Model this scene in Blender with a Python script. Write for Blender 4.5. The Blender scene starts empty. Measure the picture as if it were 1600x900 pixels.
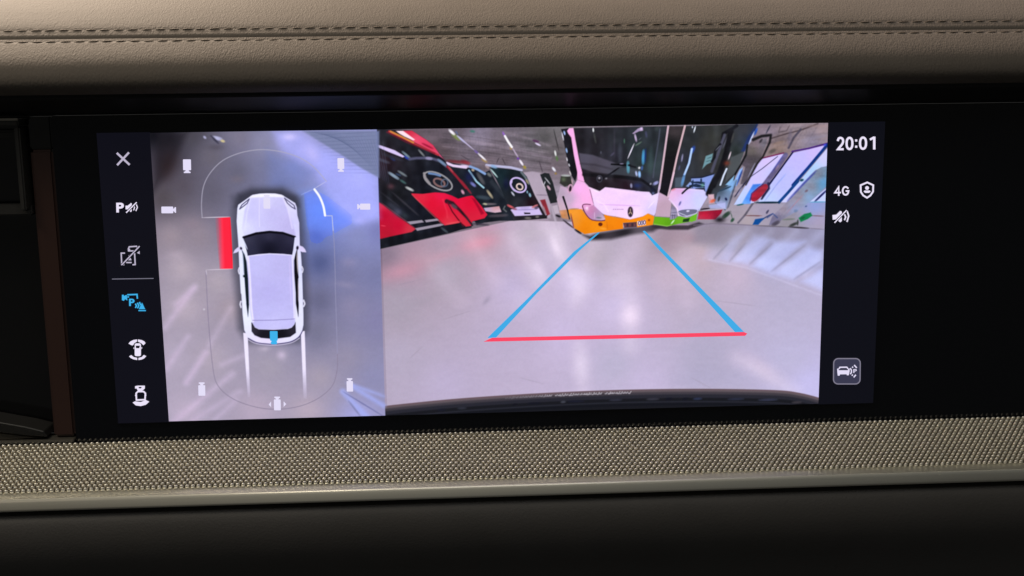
import bpy, bmesh, math, random
import numpy as np
from mathutils import Vector, Matrix
from mathutils.geometry import tessellate_polygon

# ------------------------------------------------------------------ camera, world, lamps, exposure
# World frame: x along the dashboard, z up the face of the display, -y towards the viewer.
# The lit display is 292 x 109.5 mm, centred on the origin in the plane y = 0.
scene = bpy.context.scene
C = scene.collection
CAM_POS = np.array([-0.01711, -0.42530, 0.06841])
PITCH, ROLL, YAW, FPX = math.radians(-9.874), math.radians(0.742), math.radians(-2.912), 1780.0
def rot(axis, a):
    c, s = math.cos(a), math.sin(a)
    return np.array({'x': [[1, 0, 0], [0, c, -s], [0, s, c]], 'y': [[c, 0, s], [0, 1, 0], [-s, 0, c]], 'z': [[c, -s, 0], [s, c, 0], [0, 0, 1]]}[axis])
RM = rot('z', YAW) @ rot('x', PITCH) @ rot('y', ROLL)
cam_data = bpy.data.cameras.new('camera'); cam = bpy.data.objects.new('camera', cam_data); C.objects.link(cam)
cam_data.sensor_width = 36.0; cam_data.lens = FPX / 1600 * 36; cam_data.clip_start = 0.01; cam_data.clip_end = 50
m = Matrix.Identity(4)
for r in range(3):
    m[r][0], m[r][1], m[r][2], m[r][3] = RM[r, 0], RM[r, 2], -RM[r, 1], CAM_POS[r]
cam.matrix_world = m; scene.camera = cam
def plane_pt(u, v):                            # measured photograph point -> (x, z) in the display plane
    d = RM @ np.array([(u - 800) / FPX, 1.0, (450 - v) / FPX])
    q = CAM_POS - d * CAM_POS[1] / d[1]
    return float(q[0]), float(q[2])

world = bpy.data.worlds.new('World'); scene.world = world; world.use_nodes = True
bg = world.node_tree.nodes['Background']; bg.inputs[0].default_value = (1.0, 0.98, 0.92, 1); bg.inputs[1].default_value = 0.055

def lamp(name, loc, target, size, size_y, power, col):
    d = bpy.data.lights.new(name, 'AREA'); d.shape = 'RECTANGLE'; d.size = size; d.size_y = size_y; d.energy = power; d.color = col
    o = bpy.data.objects.new(name, d); C.objects.link(o); o.location = loc
    o.rotation_euler = (Vector(target) - Vector(loc)).to_track_quat('-Z', 'Y').to_euler()
    return o
lamp('windscreen_light', (-0.50, 0.50, 0.66), (-0.08, 0.0, 0.09), 0.40, 0.18, 31.0, (1.0, 0.82, 0.65))
lamp('windscreen_light_far', (0.50, 0.62, 0.90), (0.12, 0.0, 0.09), 0.5, 0.5, 6.0, (1.0, 0.82, 0.78))
lamp('cabin_light', (0.00, -0.55, 0.85), (0.0, 0.0, -0.05), 0.9, 0.5, 3.0, (1.0, 0.97, 0.91))
lamp('side_window_light', (-0.46, -0.18, 0.50), (-0.14, -0.01, -0.07), 0.16, 0.12, 1.5, (1.0, 0.88, 0.70))

scene.view_settings.view_transform = 'Standard'; scene.view_settings.look = 'None'
scene.view_settings.exposure = 0.0; scene.view_settings.gamma = 1.0; scene.view_settings.use_curve_mapping = False
scene.render.engine = 'CYCLES'; scene.cycles.use_denoising = True; scene.cycles.max_bounces = 6

# ------------------------------------------------------------------ what the display shows
# The picture is drawn with numpy straight in the display's own plane and kept as
# one colour per vertex of the pane meshes (no image files). Measured points are
# turned into display-plane metres by plane_pt().
PPM = 5000.0                                   # drawn samples per metre of display
PX0, PX1, PZ0, PZ1 = -0.1270, 0.1244, -0.0546, 0.0546
CW, CH = int((PX1 - PX0) * PPM), int((PZ1 - PZ0) * PPM)
KP = PPM / 4127.0                              # measured unit -> sample
canvas = np.zeros((CH, CW, 3), np.float32)
idmap = np.zeros((CH, CW), np.int16)
YY, XX = np.mgrid[0:CH, 0:CW].astype(np.float32)

def cpt(p):
    x, z = plane_pt(*p)
    return ((x - PX0) * PPM, (PZ1 - z) * PPM)
def cpts(ps): return np.array([cpt(p) for p in ps], np.float32)
def tile(x0, y0, s=9.0):
    return lambda *ps: [(x0 + a / s, y0 + b / s) for a, b in ps]
T1, T2, T3, T4 = tile(588, 198), tile(588, 290), tile(720, 198), tile(720, 270)
T5, T6, T7, T8 = tile(860, 195), tile(860, 280), tile(960, 195), tile(960, 270)
T9, T10, T11, T12 = tile(1080, 190), tile(1080, 280), tile(1180, 190), tile(1180, 280)
T13, T14, T15 = tile(350, 290), tile(350, 380), tile(350, 460)
B1, B2 = tile(230, 190, 3.75), tile(230, 420, 3.6)
F7 = tile(940, 380, 3.3333)

def smooth(ps, closed=True, n=5):
    P = np.array(ps, float); m = len(P); out = []
    for i in range(m if closed else m - 1):
        g = (lambda k: P[k % m]) if closed else (lambda k: P[min(max(k, 0), m - 1)])
        a, b, c, d = g(i - 1), g(i), g(i + 1), g(i + 2)
        for t in np.arange(n) / n:
            out.append(tuple(0.5 * (2 * b + (c - a) * t + (2 * a - 5 * b + 4 * c - d) * t * t + (3 * b - a - 3 * c + d) * t ** 3)))
    if not closed: out.append(tuple(P[-1]))
    return out

def window(P, m):
    x0 = max(int(P[:, 0].min() - m), 0); x1 = min(int(P[:, 0].max() + m) + 2, CW)
    y0 = max(int(P[:, 1].min() - m), 0); y1 = min(int(P[:, 1].max() + m) + 2, CH)
    return (slice(y0, y1), slice(x0, x1)) if x1 > x0 and y1 > y0 else None
def seg_d2(X, Y, a, b):
    dx, dy = b[0] - a[0], b[1] - a[1]; L = dx * dx + dy * dy + 1e-9
    t = np.clip(((X - a[0]) * dx + (Y - a[1]) * dy) / L, 0, 1)
    return (X - a[0] - t * dx) ** 2 + (Y - a[1] - t * dy) ** 2, t
def blend(w, a, col):
    c = np.asarray(col, np.float32) / 255.0
    canvas[w] += a[..., None] * (c - canvas[w])
def field(w, ctrl, sharp=2.2):
    X, Y = XX[w], YY[w]; acc = 0; ws = 0
    for p, c in ctrl:
        q = cpt(p); k = 1.0 / ((X - q[0]) ** 2 + (Y - q[1]) ** 2 + 60.0) ** (sharp / 2)
        acc = acc + k[..., None] * np.array(c, np.float32); ws = ws + k
    return acc / ws[..., None]
def poly(ps, col, soft=0.9, alpha=1.0, idn=None, fade=None):
    P = cpts(ps); w = window(P, soft * 2 + 2)
    if w is None: return
    X, Y = XX[w], YY[w]; d2 = np.full(X.shape, 1e12, np.float32); ins = np.zeros(X.shape, bool)
    for i in range(len(P)):
        a, b = P[i], P[(i + 1) % len(P)]
        d2 = np.minimum(d2, seg_d2(X, Y, a, b)[0])
        if a[1] != b[1]:
            ins ^= ((a[1] > Y) != (b[1] > Y)) & (X < (b[0] - a[0]) * (Y - a[1]) / (b[1] - a[1]) + a[0])
    sd = np.sqrt(d2) * np.where(ins, 1, -1)
    al = np.clip(0.5 + sd / (2 * soft), 0, 1); al = al * al * (3 - 2 * al) * alpha
    if fade is not None:                       # alpha runs from 0 at fade[0] to 1 at fade[1]
        a, b = cpt(fade[0]), cpt(fade[1]); dx, dy = b[0] - a[0], b[1] - a[1]
        al = al * np.clip(((X - a[0]) * dx + (Y - a[1]) * dy) / (dx * dx + dy * dy), 0, 1)
    blend(w, al, field(w, col) if isinstance(col, list) else col)
    if idn is not None:
        v = idmap[w]; v[al > 0.5] = idn
def line(ps, wd, col, soft=0.9, alpha=1.0, wd2=None):
    if len(ps) == 2 and min(col) > 190 and wd < 6.5: wd *= .62; alpha *= .93
    P = cpts(ps); wd *= KP; wd2 = wd if wd2 is None else wd2 * KP
    w = window(P, max(wd, wd2) + soft * 2 + 2)
    if w is None: return
    X, Y = XX[w], YY[w]; sd = np.full(X.shape, -1e6, np.float32); n = len(P) - 1
    for i in range(n):
        d2, t = seg_d2(X, Y, P[i], P[i + 1])
        ww = wd + (wd2 - wd) * (i + t) / n
        if n == 1 and wd <= 6 * KP:                                    # ends that trail off
            e = np.sqrt(np.clip(4 * t * (1 - t), 0, 1)); ww = ww * (0.6 + 0.5 * e); alpha = alpha * (0.35 + 0.65 * e)
        sd = np.maximum(sd, ww / 2 - np.sqrt(d2))
    al = np.clip(0.5 + sd / (2 * soft), 0, 1); al = al * al * (3 - 2 * al)
    blend(w, al * alpha, col)
def blob(c, rx, ry, col, alpha=0.6, ang=0.0):
    q = np.array([cpt(c)], np.float32); r = max(rx, ry) * KP; w = window(q, r * 2.2)
    if w is None: return
    X, Y = XX[w] - q[0, 0], YY[w] - q[0, 1]; ca, sa = math.cos(math.radians(ang)), math.sin(math.radians(ang))
    u, v = (X * ca + Y * sa) / (rx * KP), (-X * sa + Y * ca) / (ry * KP)
    blend(w, np.exp(-(u * u + v * v) * 1.2) * alpha, col)
def ell(c, a, b, ang, n=28):
    ca, sa = math.cos(math.radians(ang)), math.sin(math.radians(ang)); out = []
    for i in range(n):
        t = 2 * math.pi * i / n; u, v = a * math.cos(t), b * math.sin(t)
        out.append((c[0] + u * ca - v * sa, c[1] + u * sa + v * ca))
    return out
def ring(c, a, b, ang, wd, col, soft=0.9, alpha=1.0):
    e = ell(c, a, b, ang); line(e + [e[0]], wd, col, soft, alpha)
prng = np.random.RandomState(11)
def vnoise(step, sx=1.0):
    gh, gw = int(CH / step) + 3, int(CW / (step * sx)) + 3
    g = prng.rand(gh, gw).astype(np.float32); y, x = YY / step, XX / (step * sx)
    yi, xi = y.astype(int), x.astype(int); fy, fx = y - yi, x - xi
    fy, fx = fy * fy * (3 - 2 * fy), fx * fx * (3 - 2 * fx)
    return (g[yi, xi] * (1 - fx) + g[yi, xi + 1] * fx) * (1 - fy) + (g[yi + 1, xi] * (1 - fx) + g[yi + 1, xi + 1] * fx) * fy - 0.5

# ---- rear camera picture: floor of the hall ----
poly([(584, 186), (1302, 186), (1302, 660), (584, 660)], [
    ((600, 400), (128, 108, 132)), ((650, 400), (162, 128, 152)), ((750, 375), (176, 136, 160)), ((700, 430), (164, 148, 172)),
    ((620, 480), (156, 142, 166)), ((620, 560), (166, 152, 180)), ((700, 600), (172, 157, 190)), ((800, 450), (176, 161, 195)),
    ((850, 400), (184, 170, 198)), ((830, 360), (176, 162, 182)), ((900, 440), (189, 174, 209)), ((960, 480), (186, 171, 206)),
    ((960, 570), (171, 161, 191)), ((1010, 600), (180, 166, 200)), ((1100, 560), (163, 153, 184)), ((1150, 430), (180, 162, 188)),
    ((1090, 400), (182, 160, 177)), ((1230, 480), (168, 158, 190)), ((1230, 560), (172, 164, 198)), ((1268, 600), (178, 170, 214)),
    ((1200, 400), (160, 156, 195)), ((1130, 365), (150, 140, 163)), ((1050, 375), (146, 122, 142)), ((930, 400), (168, 153, 173)),
    ((790, 540), (172, 157, 188)), ((880, 520), (182, 167, 202))], 0.5)
for c, rx, ry, col, al, an in [((985, 493), 16, 18, (222, 200, 228), .75, 0), ((908, 572), 14, 26, (200, 186, 214), .6, 0),
        ((868, 385), 7, 20, (214, 196, 222), .7, -20), ((842, 420), 9, 22, (205, 188, 216), .6, -30), ((818, 470), 26, 22, (190, 176, 208), .5, 0),
        ((625, 424), 40, 16, (196, 132, 158), .6, -14), ((748, 380), 30, 11, (206, 134, 162), .65, -12), ((690, 400), 28, 9, (190, 138, 162), .4, -12),
        ((1190, 575), 40, 14, (192, 174, 200), .5, 35), ((1110, 590), 70, 18, (160, 152, 186), .5, 0), ((900, 620), 110, 12, (188, 172, 208), .5, 0),
        ((660, 470), 40, 10, (150, 138, 160), .35, -20), ((760, 470), 10, 4, (140, 126, 158), .5, -50), ((1040, 430), 30, 40, (194, 172, 196), .4, 0),
        ((1085, 372), 30, 9, (150, 118, 138), .6, 0), ((800, 400), 40, 14, (174, 152, 176), .5, 0), ((870, 350), 12, 26, (186, 172, 192), .6, -20)]:
    blob(c, rx, ry, col, al, an)
poly([(1085, 340), (1310, 345), (1310, 440), (1250, 415), (1180, 398), (1085, 378)], [((1120, 358), (132, 120, 142)), ((1200, 365), (126, 118, 148)), ((1280, 375), (130, 126, 164)), ((1150, 385), (150, 140, 166)), ((1270, 420), (150, 144, 180))], 12, .85)
for q in ([(560, -90), (660, -80), (580, 90), (530, 80)], [(690, -60), (740, -40), (660, 95), (600, 90)], [(790, -50), (890, -20), (760, 110), (680, 95)],
          [(900, -10), (1060, -10), (880, 155), (780, 120)], [(1080, 20), (1150, 40), (1150, 100), (1000, 190), (890, 160)], [(1160, 120), (1160, 250), (1040, 200)]):
    poly(F7(*q), (186, 194, 252), 9, .54, None, (F7((690, -75))[0], F7((760, 60))[0]))
for a, b, wd in (((760, -70), (600, 60), 9), ((880, -60), (700, 80), 10), ((1010, -60), (830, 100), 12), ((1150, -60), (960, 120), 14), ((1180, 20), (1060, 160), 12)): line(F7(a, b), wd, (200, 202, 246), 9, .2)
for a, b in (((660, 0), (580, 85)), ((750, 0), (665, 95)), ((890, 0), (770, 110)), ((1060, 10), (880, 150)), ((1150, 90), (1000, 190))):
    line(F7(a, b), 2.6, (112, 106, 138), 3, .4)
line(F7((560, 85), (760, 130), (1140, 270)), 2.0, (196, 192, 226), 3, .35)
line([(1080, 402), (1060, 520)], 30, (172, 156, 182), 14, .3)

for a, b, wd, al in (((852, 352), (905, 452), 16, .5), ((800, 372), (842, 440), 18, .4), ((735, 372), (775, 440), 16, .3), ((868, 352), (884, 404), 5, .6), ((926, 385), (900, 470), 20, .35), ((985, 440), (985, 540), 26, .35),
        ((905, 540), (912, 612), 18, .35), ((1150, 560), (1240, 612), 16, .4), ((1060, 380), (1075, 470), 26, .25), ((660, 400), (720, 470), 16, .2), ((1000, 372), (960, 440), 30, .3)):
    line([a, b], wd, (222, 206, 226), 20, al * .62)
for a, b in (((690, 500), (735, 486)), ((640, 560), (662, 540)), ((812, 590), (850, 600)), ((1120, 470), (1180, 478)), ((1080, 590), (1110, 606)), ((620, 446), (660, 436))): line([a, b], 1.1, (138, 124, 148), 1.6, .35)
fl = np.zeros((CH, CW), bool); fl[:, int(cpt((598, 400))[0]):] = True
canvas[fl] = np.clip(canvas[fl] * np.array([1.10, 1.115, 1.085], np.float32), 0, 1)


# ---- hall ceiling and walls ----
poly([(584, 186), (1302, 186), (1302, 360), (1219, 354), (1113, 348), (1080, 350), (870, 346), (803, 344), (728, 360), (584, 392)], [
    ((700, 215), (92, 82, 92)), ((690, 240), (90, 76, 82)), ((745, 212), (128, 118, 138)), ((740, 240), (108, 98, 112)), ((760, 255), (112, 98, 108)),
    ((800, 215), (122, 112, 126)), ((790, 250), (110, 98, 108)), ((830, 225), (100, 96, 104)), ((850, 215), (88, 86, 88)), ((850, 255), (112, 102, 112)),
    ((800, 256), (130, 116, 132)), ((835, 285), (168, 152, 170)), ((845, 320), (172, 154, 174)), ((866, 205), (112, 108, 112)), ((870, 240), (98, 92, 96)),
    ((866, 262), (112, 98, 108)), ((868, 300), (150, 138, 156)), ((1200, 210), (136, 122, 140)), ((1215, 230), (140, 118, 112)), ((1250, 205), (150, 134, 142)),
    ((1285, 205), (162, 142, 148)), ((1270, 222), (134, 126, 150)), ((1240, 330), (160, 150, 172)), ((1160, 340), (166, 156, 172)), ((1280, 325), (146, 158, 206)),
    ((1280, 350), (162, 152, 184))], 0.8)
line(T3((60, 190), (560, 280), (1260, 440)), 4, (140, 126, 142), 2, .7)
line(T3((60, 320), (600, 390), (1260, 520)), 3, (84, 76, 84), 2, .5)
line(T3((600, 70), (900, 150), (1260, 270)), 3.5, (136, 124, 136), 2, .55)
line(T3((640, 130), (1260, 330)), 5, (92, 86, 92), 3, .5)
line(T3((250, 120), (250, 40)), 40, (138, 128, 150), 9, .3)
for k in range(7):                             # ribs of the roof sheeting
    line(T3((-260, 90 + k * 62), (300, 160 + k * 58), (1260, 330 + k * 46)), 1.1, (150, 136, 150) if k % 2 else (70, 64, 70), 1.2, .32)
for k in range(22):
    line(T3((-60 + k * 58, 60 + k * 3), (-20 + k * 60, 420 + k * 6)), 1.0, (88, 80, 88) if k % 2 else (136, 124, 138), 1.4, .22)
for k in range(6): line(T11((40 + k * 170, 40), (-40 + k * 150, 330)), 1.4, (104, 94, 108), 1.8, .35)
for k in range(4): line(T11((120, 200 + k * 60), (560, 90 + k * 60), (1020, 20 + k * 70)), 2.2, (158, 142, 150) if k % 2 else (116, 106, 122), 2.5, .4)
for a, b in (((500, 520), (540, 430)), ((580, 440), (630, 540)), ((1100, 480), (1150, 640)), ((0, 400), (120, 470))):
    line(T3(a, b), 1.3, (70, 60, 70), 1, .8)
line(T5((45, 60), (120, 370)), 1.6, (50, 48, 50), 1, .8); line(T5((0, 490), (230, 520)), 2, (120, 106, 116), 1.5, .7)
line(T5((0, 300), (200, 330)), 2, (80, 74, 78), 2, .6)
line(T3((0, 170), (190, 330)), 1.6, (196, 184, 218), .9); line(T3((190, 330), (250, 380)), 3, (120, 96, 186), 1.5, .7)
line(T3((290, 450), (370, 500)), 3, (176, 146, 80), 1.8, .7); line(T3((240, 372), (355, 475)), 4, (248, 244, 255), 1)
line(T1((1060, 100), (1180, 190)), 5, (128, 146, 80), 2, .8); line(T1((1130, 120), (1250, 225)), 2.4, (190, 186, 225), 1)
line(T1((1020, 40), (1105, 115)), 6, (250, 246, 255), 1.2); line(T1((1110, 60), (1150, 110)), 2, (90, 110, 160), 1.2, .7)
line(T3((585, 70), (620, 130)), 2.5, (150, 104, 200), 1.4); line(T3((720, 290), (815, 445)), 1.8, (190, 172, 198), 1)
line(T3((690, 290), (720, 320)), 3, (190, 150, 70), 1.4, .6); line(T3((620, 130), (665, 210), (718, 285)), 3, (250, 246, 255), 1, 1, 3.2)
line(T3((790, 440), (820, 455)), 3, (110, 60, 170), 1.4); line(T3((880, 550), (915, 590)), 3.5, (170, 150, 50), 1.6, .8)
line(T3((825, 465), (878, 545)), 4.6, (250, 244, 255), 1); line(T3((1010, 190), (1100, 215)), 3, (90, 40, 90), 1.6, .8)
line(T3((1045, 228), (1125, 268)), 3.6, (236, 222, 255), 1); line(T3((130, 60), (200, 70)), 3, (40, 120, 100), 2, .7)
line(T5((62, 360), (78, 440)), 4, (238, 240, 240), 1.2); line(T5((85, 440), (100, 510)), 3, (80, 130, 60), 2, .7)
line(T5((25, 595), (72, 655)), 5, (238, 238, 250), 1.2); line(T5((60, 680), (90, 690)), 3, (150, 120, 50), 1.6, .7)
poly(T4((860, 0), (1000, -20), (1110, 0), (1260, 260), (1260, 640), (1150, 620)), (184, 168, 188), 2, .85)
line(T4((1050, 310), (1240, 315)), 1.4, (110, 96, 116), 1, .6); line(T4((1000, 200), (1150, 560)), 3, (186, 170, 188), 1.4)
poly(T4((1115, 385), (1185, 372), (1255, 580), (1215, 605)), (142, 44, 56), 1.4); line(T4((1150, 470), (1190, 580)), 3.5, (150, 128, 140), 1.4)

# ---- second and third coach ----
poly([(697, 252), (733, 261), (757, 270), (765, 266), (775, 284), (792, 312), (800, 330), (803, 345), (780, 345), (756, 348), (745, 352), (728, 320)], (23, 28, 38), 1, 1, 2)
line(T3((0, 480), (130, 520)), 5, (140, 48, 60), 2, .9); line(T1((985, 480), (1260, 505)), 4, (128, 44, 56), 2, .8)
line(T1((990, 512), (1080, 548), (1260, 572)), 4, (226, 206, 236), 1.2); line(T3((0, 545), (130, 565)), 5.5, (226, 206, 236), 1.4)
line(T3((130, 560), (235, 600), (340, 662)), 3.6, (138, 170, 220), 1.4); line(T3((150, 600), (190, 620)), 3, (190, 170, 140), 1.2)
line(T3((115, 615), (220, 770), (322, 858)), 2.6, (160, 206, 224), 1); line(T3((135, 780), (210, 842)), 4, (122, 126, 196), 1.6)
line(T3((225, 640), (330, 810)), 5, (96, 94, 100), 2.2, .8); line(T3((370, 650), (430, 700)), 4, (132, 136, 136), 2, .8)
line(T4((365, 240), (450, 360)), 3.4, (172, 160, 134), 1.5); line(T4((210, 335), (420, 360)), 5, (62, 76, 88), 2.4, .8)
line(T4((440, 130), (620, 330)), 7, (46, 52, 62), 3, .8); blob(T4((120, 60))[0], 7, 9, (30, 36, 92), .7)
poly(T4((320, 495), (540, 470), (572, 550), (480, 562), (345, 540)), [(T4((360, 510))[0], (186, 168, 204)), (T4((510, 485))[0], (196, 130, 128)), (T4((520, 545))[0], (222, 204, 228))], 1.2)
line(T4((300, 440), (500, 440)), 3, (126, 112, 120), 1.6, .8); line(T4((315, 432), (370, 445)), 2.4, (180, 180, 150), 1)
line(T4((390, 610), (660, 595)), 4, (82, 74, 84), 2, .8); line(T4((620, 470), (600, 510), (640, 545)), 2, (92, 98, 102), 1)
poly([(765, 262), (778, 262), (814, 266), (823, 276), (829, 290), (836, 306), (849, 330), (855, 341), (803, 345), (798, 330), (789, 312), (785, 300), (775, 280)], [
    ((785, 275), (26, 46, 54)), ((800, 280), (22, 28, 34)), ((815, 300), (20, 28, 40)), ((810, 312), (44, 46, 54)), ((830, 318), (34, 18, 26))], 1, 1, 3)
line(T3((360, 540), (520, 556), (700, 572), (855, 612)), 3.6, (190, 188, 220), 1.2); line(T3((420, 545), (510, 580)), 4, (134, 176, 216), 1.6, .8)
line(T3((350, 550), (400, 590)), 3, (170, 150, 156), 1.4); line(T3((415, 590), (520, 715)), 3, (206, 238, 238), 1)
line(T3((850, 640), (900, 700), (960, 800)), 3, (104, 116, 124), 1.4); line(T3((915, 740), (950, 800)), 3, (150, 138, 110), 1.4)
line(T4((710, 265), (755, 325)), 3.6, (208, 208, 228), 1); line(T4((735, 230), (760, 262)), 3, (80, 110, 104), 1.4); line(T4((962, 285), (982, 340)), 3, (140, 182, 204), 1.2)
line(T4((930, 250), (940, 290)), 2, (130, 170, 190), 1); blob(T4((640, 150))[0], 5, 9, (24, 26, 70), .6)
ring(T4((808, 172))[0], 13.2, 10, 38, 2.6, (206, 186, 238)); ring(T4((828, 196))[0], 5, 4.2, 38, 2.4, (226, 202, 196)); line(T4((720, 100), (700, 160)), 3, (206, 186, 238), 1)
poly(T4((700, 520), (790, 480), (1000, 468), (1095, 490), (1147, 590), (762, 612)), (205, 190, 232), 1)
line(T4((650, 450), (750, 500)), 3, (206, 92, 98), 1.2); line(T4((1000, 490), (1085, 450)), 3, (196, 112, 122), 1.2)
line(T4((715, 500), (790, 515)), 3, (130, 66, 90), 1.3, .8); line(T4((1035, 500), (1090, 485)), 4, (96, 80, 108), 1.4); line(T4((780, 522), (1040, 515)), 1.2, (120, 104, 160), 1, .7)
line(T4((830, 495), (970, 492)), 2, (170, 152, 200), 1, .7); poly(T4((888, 558), (975, 560), (980, 580), (895, 582)), (34, 28, 40), .8)
poly(T4((740, 610), (1150, 598), (1215, 598), (1212, 640), (1000, 658), (780, 662)), (32, 30, 36), 1.4)
for a, b in (((900, 635), (990, 640)), ((1050, 620), (1100, 615))): line(T4(a, b), 3.4, (128, 122, 118), 1.6, .8)
poly([(844, 273), (851, 270), (858, 271), (864, 285), (870, 308), (871, 316), (860, 318), (854, 300)], (32, 36, 40), 1, 1, 4)
line([(851, 277), (860, 288)], 2, (226, 224, 236), .9); line([(852, 283), (850, 289)], 2, (226, 224, 236), .9); line([(855, 290), (860, 297)], 3, (210, 170, 190), 1)
line([(846, 283), (853, 296)], 1.5, (196, 186, 196), .9); poly([(863, 322), (871, 320), (874, 333), (867, 334)], (190, 176, 192), 1.2); line([(868, 336), (876, 339)], 3, (30, 26, 32), 1.2)
line([(861, 320), (872, 360)], 3, (196, 184, 202), 2, .7)

# ---- near red coach on the left ----
poly(T1((-40, 20), (500, 55), (700, 180), (800, 260), (950, 450), (1010, 550), (1260, 850)) + [(737.8, 305.6), (753, 322), (761.7, 335.6), (756.7, 344.4), (737.8, 346), (736.7, 355.6), (720, 359), (703.6, 364), (593.6, 389), (584, 391)], [
    ((600, 215), (34, 34, 42)), ((640, 230), (26, 28, 36)), ((680, 275), (20, 23, 34)), ((620, 300), (26, 28, 34)), ((650, 330), (20, 22, 34)), ((640, 375), (16, 20, 30)), ((600, 250), (44, 30, 40))], 1, 1, 1)
poly(T1((370, 58), (500, 55), (700, 182), (800, 260), (880, 370), (955, 462), (860, 392), (700, 302), (540, 222), (420, 140)), [
    (T1((480, 80))[0], (205, 44, 70)), (T1((650, 200))[0], (226, 62, 104)), (T1((800, 300))[0], (220, 56, 90)), (T1((900, 400))[0], (214, 90, 130)), (T1((560, 190))[0], (232, 90, 120))], 1.2)
line(T1((180, 66), (540, 240), (870, 396)), 3, (186, 50, 62), 1.3); line(T1((200, 66), (380, 150), (520, 222)), 2.6, (208, 136, 62), 1.2)
line(T1((150, 75), (420, 215), (820, 375)), 2, (112, 24, 44), 1.5, .8); line(T1((640, 230), (800, 310)), 2.5, (150, 14, 50), 1.4, .8)
poly(T1((275, 58), (375, 58), (545, 182), (520, 192), (400, 140), (330, 100)), (252, 222, 232), 1)
poly(T1((-10, 245), (60, 262), (140, 290), (260, 332), (405, 420), (370, 432), (180, 357), (-10, 275)), (216, 200, 242), 1)
line(T1((395, 410), (470, 458)), 4, (46, 66, 170), 1.6); line(T1((360, 345), (480, 445)), 3, (116, 136, 150), 1.3); line(T1((590, 320), (680, 420)), 2.6, (124, 128, 132), 1.3)
line(T1((470, 455), (560, 442), (690, 440), (800, 452), (900, 485), (985, 555)), 4, (84, 84, 112), 2); line(T1((690, 440), (790, 450)), 4, (152, 144, 182), 1.6); line(T1((860, 455), (985, 550)), 3.4, (116, 140, 172), 1.5)
line(T1((20, 450), (190, 512)), 4, (72, 72, 88), 2, .8); line(T1((190, 415), (265, 475)), 4, (42, 58, 116), 2, .8); line(T1((80, 380), (380, 480)), 4, (48, 48, 60), 2, .8)
line(T1((170, 640), (320, 740)), 4, (138, 158, 178), 1.5); line(T1((300, 618), (430, 700)), 3, (114, 124, 132), 1.5); line(T1((330, 745), (420, 802)), 3, (64, 94, 94), 1.5); line(T1((270, 660), (350, 690)), 3, (50, 64, 92), 1.6)
line(T2((410, 18), (525, 75)), 5.5, (200, 204, 206), 1.6); blob(T1((205, 840))[0], 6, 5, (92, 60, 70), .8)
ring(T1((868, 765))[0], 24, 11.2, 27, 2.4, (156, 154, 160), 1.1); line(T1((672, 655), (690, 720), (750, 800)), 3.6, (150, 144, 150), 1.4); line(T1((740, 655), (830, 668), (900, 690)), 3, (110, 140, 190), 1.4)
ring(T1((885, 785))[0], 9, 5.4, 27, 3, (132, 100, 100), 1.2); ring(T1((960, 790))[0], 5, 6, 20, 2, (92, 108, 134), 1.2, .8); line(T1((1000, 560), (1120, 690), (1260, 860)), 3.4, (150, 34, 52), 1.4); line(T1((1010, 555), (1080, 640)), 2, (190, 90, 96), 1.2, .8)
line(T4((0, 100), (150, 300)), 2.6, (150, 34, 52), 1.4); line(T4((10, 240), (45, 300)), 3.5, (206, 150, 176), 1.3)
poly([(642.4, 302.2), (660, 303), (680, 300.6), (694.7, 301.7), (705.8, 305.6), (715.8, 310.6), (728, 307.2), (737, 305.5), (739.5, 306.7), (753, 323), (761.5, 335.5), (757, 341), (738, 345.8), (736, 353), (728, 354), (720.2, 347.8), (694.7, 352.2), (685.8, 343.3), (668, 326.7), (650, 311)], [
    ((660, 308), (216, 40, 66)), ((675, 318), (218, 12, 50)), ((690, 335), (214, 14, 46)), ((700, 346), (216, 56, 74)), ((710, 312), (220, 10, 60)), ((735, 318), (216, 10, 52)), ((748, 338), (214, 30, 62)), ((690, 305), (228, 24, 74)), ((728, 350), (206, 40, 60))], 1)
poly(T4((150, 350), (200, 372), (330, 570), (285, 592), (240, 500)), (168, 6, 44), 1.6)
line([(698, 314.5), (707, 317.5), (718, 328), (729, 340), (738, 352)], 6.5, (44, 18, 30), 1.6, 1, 2.5); line([(705, 319), (714, 326)], 5, (84, 74, 84), 1.6, .9); line([(699, 316), (707, 331), (716, 343), (724, 353)], 1.8, (96, 8, 28), 1.2)
line([(644, 304), (668, 328), (692, 351)], 1.6, (222, 84, 92), 1.2, .7); line([(696, 350.5), (720, 346)], 2.5, (228, 84, 92), 1.6, .8); line([(692, 312), (698, 330), (699, 340)], 2, (232, 60, 84), 2, .6)
poly(T2((38, 235), (90, 268), (300, 430), (555, 610), (500, 652), (200, 716), (48, 752)), [(T2((100, 400))[0], (188, 0, 44)), (T2((300, 560))[0], (200, 8, 50)), (T2((480, 620))[0], (206, 52, 70)), (T2((100, 290))[0], (214, 50, 80)), (T2((150, 690))[0], (184, 20, 46))], 1.4)
line(T2((70, 240), (550, 600)), 1.4, (226, 90, 110), 1.2, .5); line(T2((60, 560), (130, 570)), 1.4, (240, 90, 110), 1, .6)
for q in ([(430, 508), (640, 484), (672, 515), (480, 546)], [(680, 485), (850, 464), (882, 490), (700, 517)], [(545, 600), (900, 534), (955, 550), (900, 570), (575, 636)]):
    poly(T2(*q), (156, 146, 164), 1.1)
line(T2((220, 90), (600, 425)), 2.6, (56, 54, 64), 1.8, .9); line(T2((60, 90), (330, 300)), 2.2, (50, 50, 60), 2, .8); blob(T2((310, 370))[0], 9, 7, (84, 88, 112), .8, 35); blob(T2((210, 280))[0], 8, 6, (62, 64, 80), .7, 35)
line(T2((910, 590), (1010, 665)), 3, (62, 72, 82), 1.5); blob(T2((400, 420))[0], 7, 5, (48, 58, 66), .7, 35)
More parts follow.
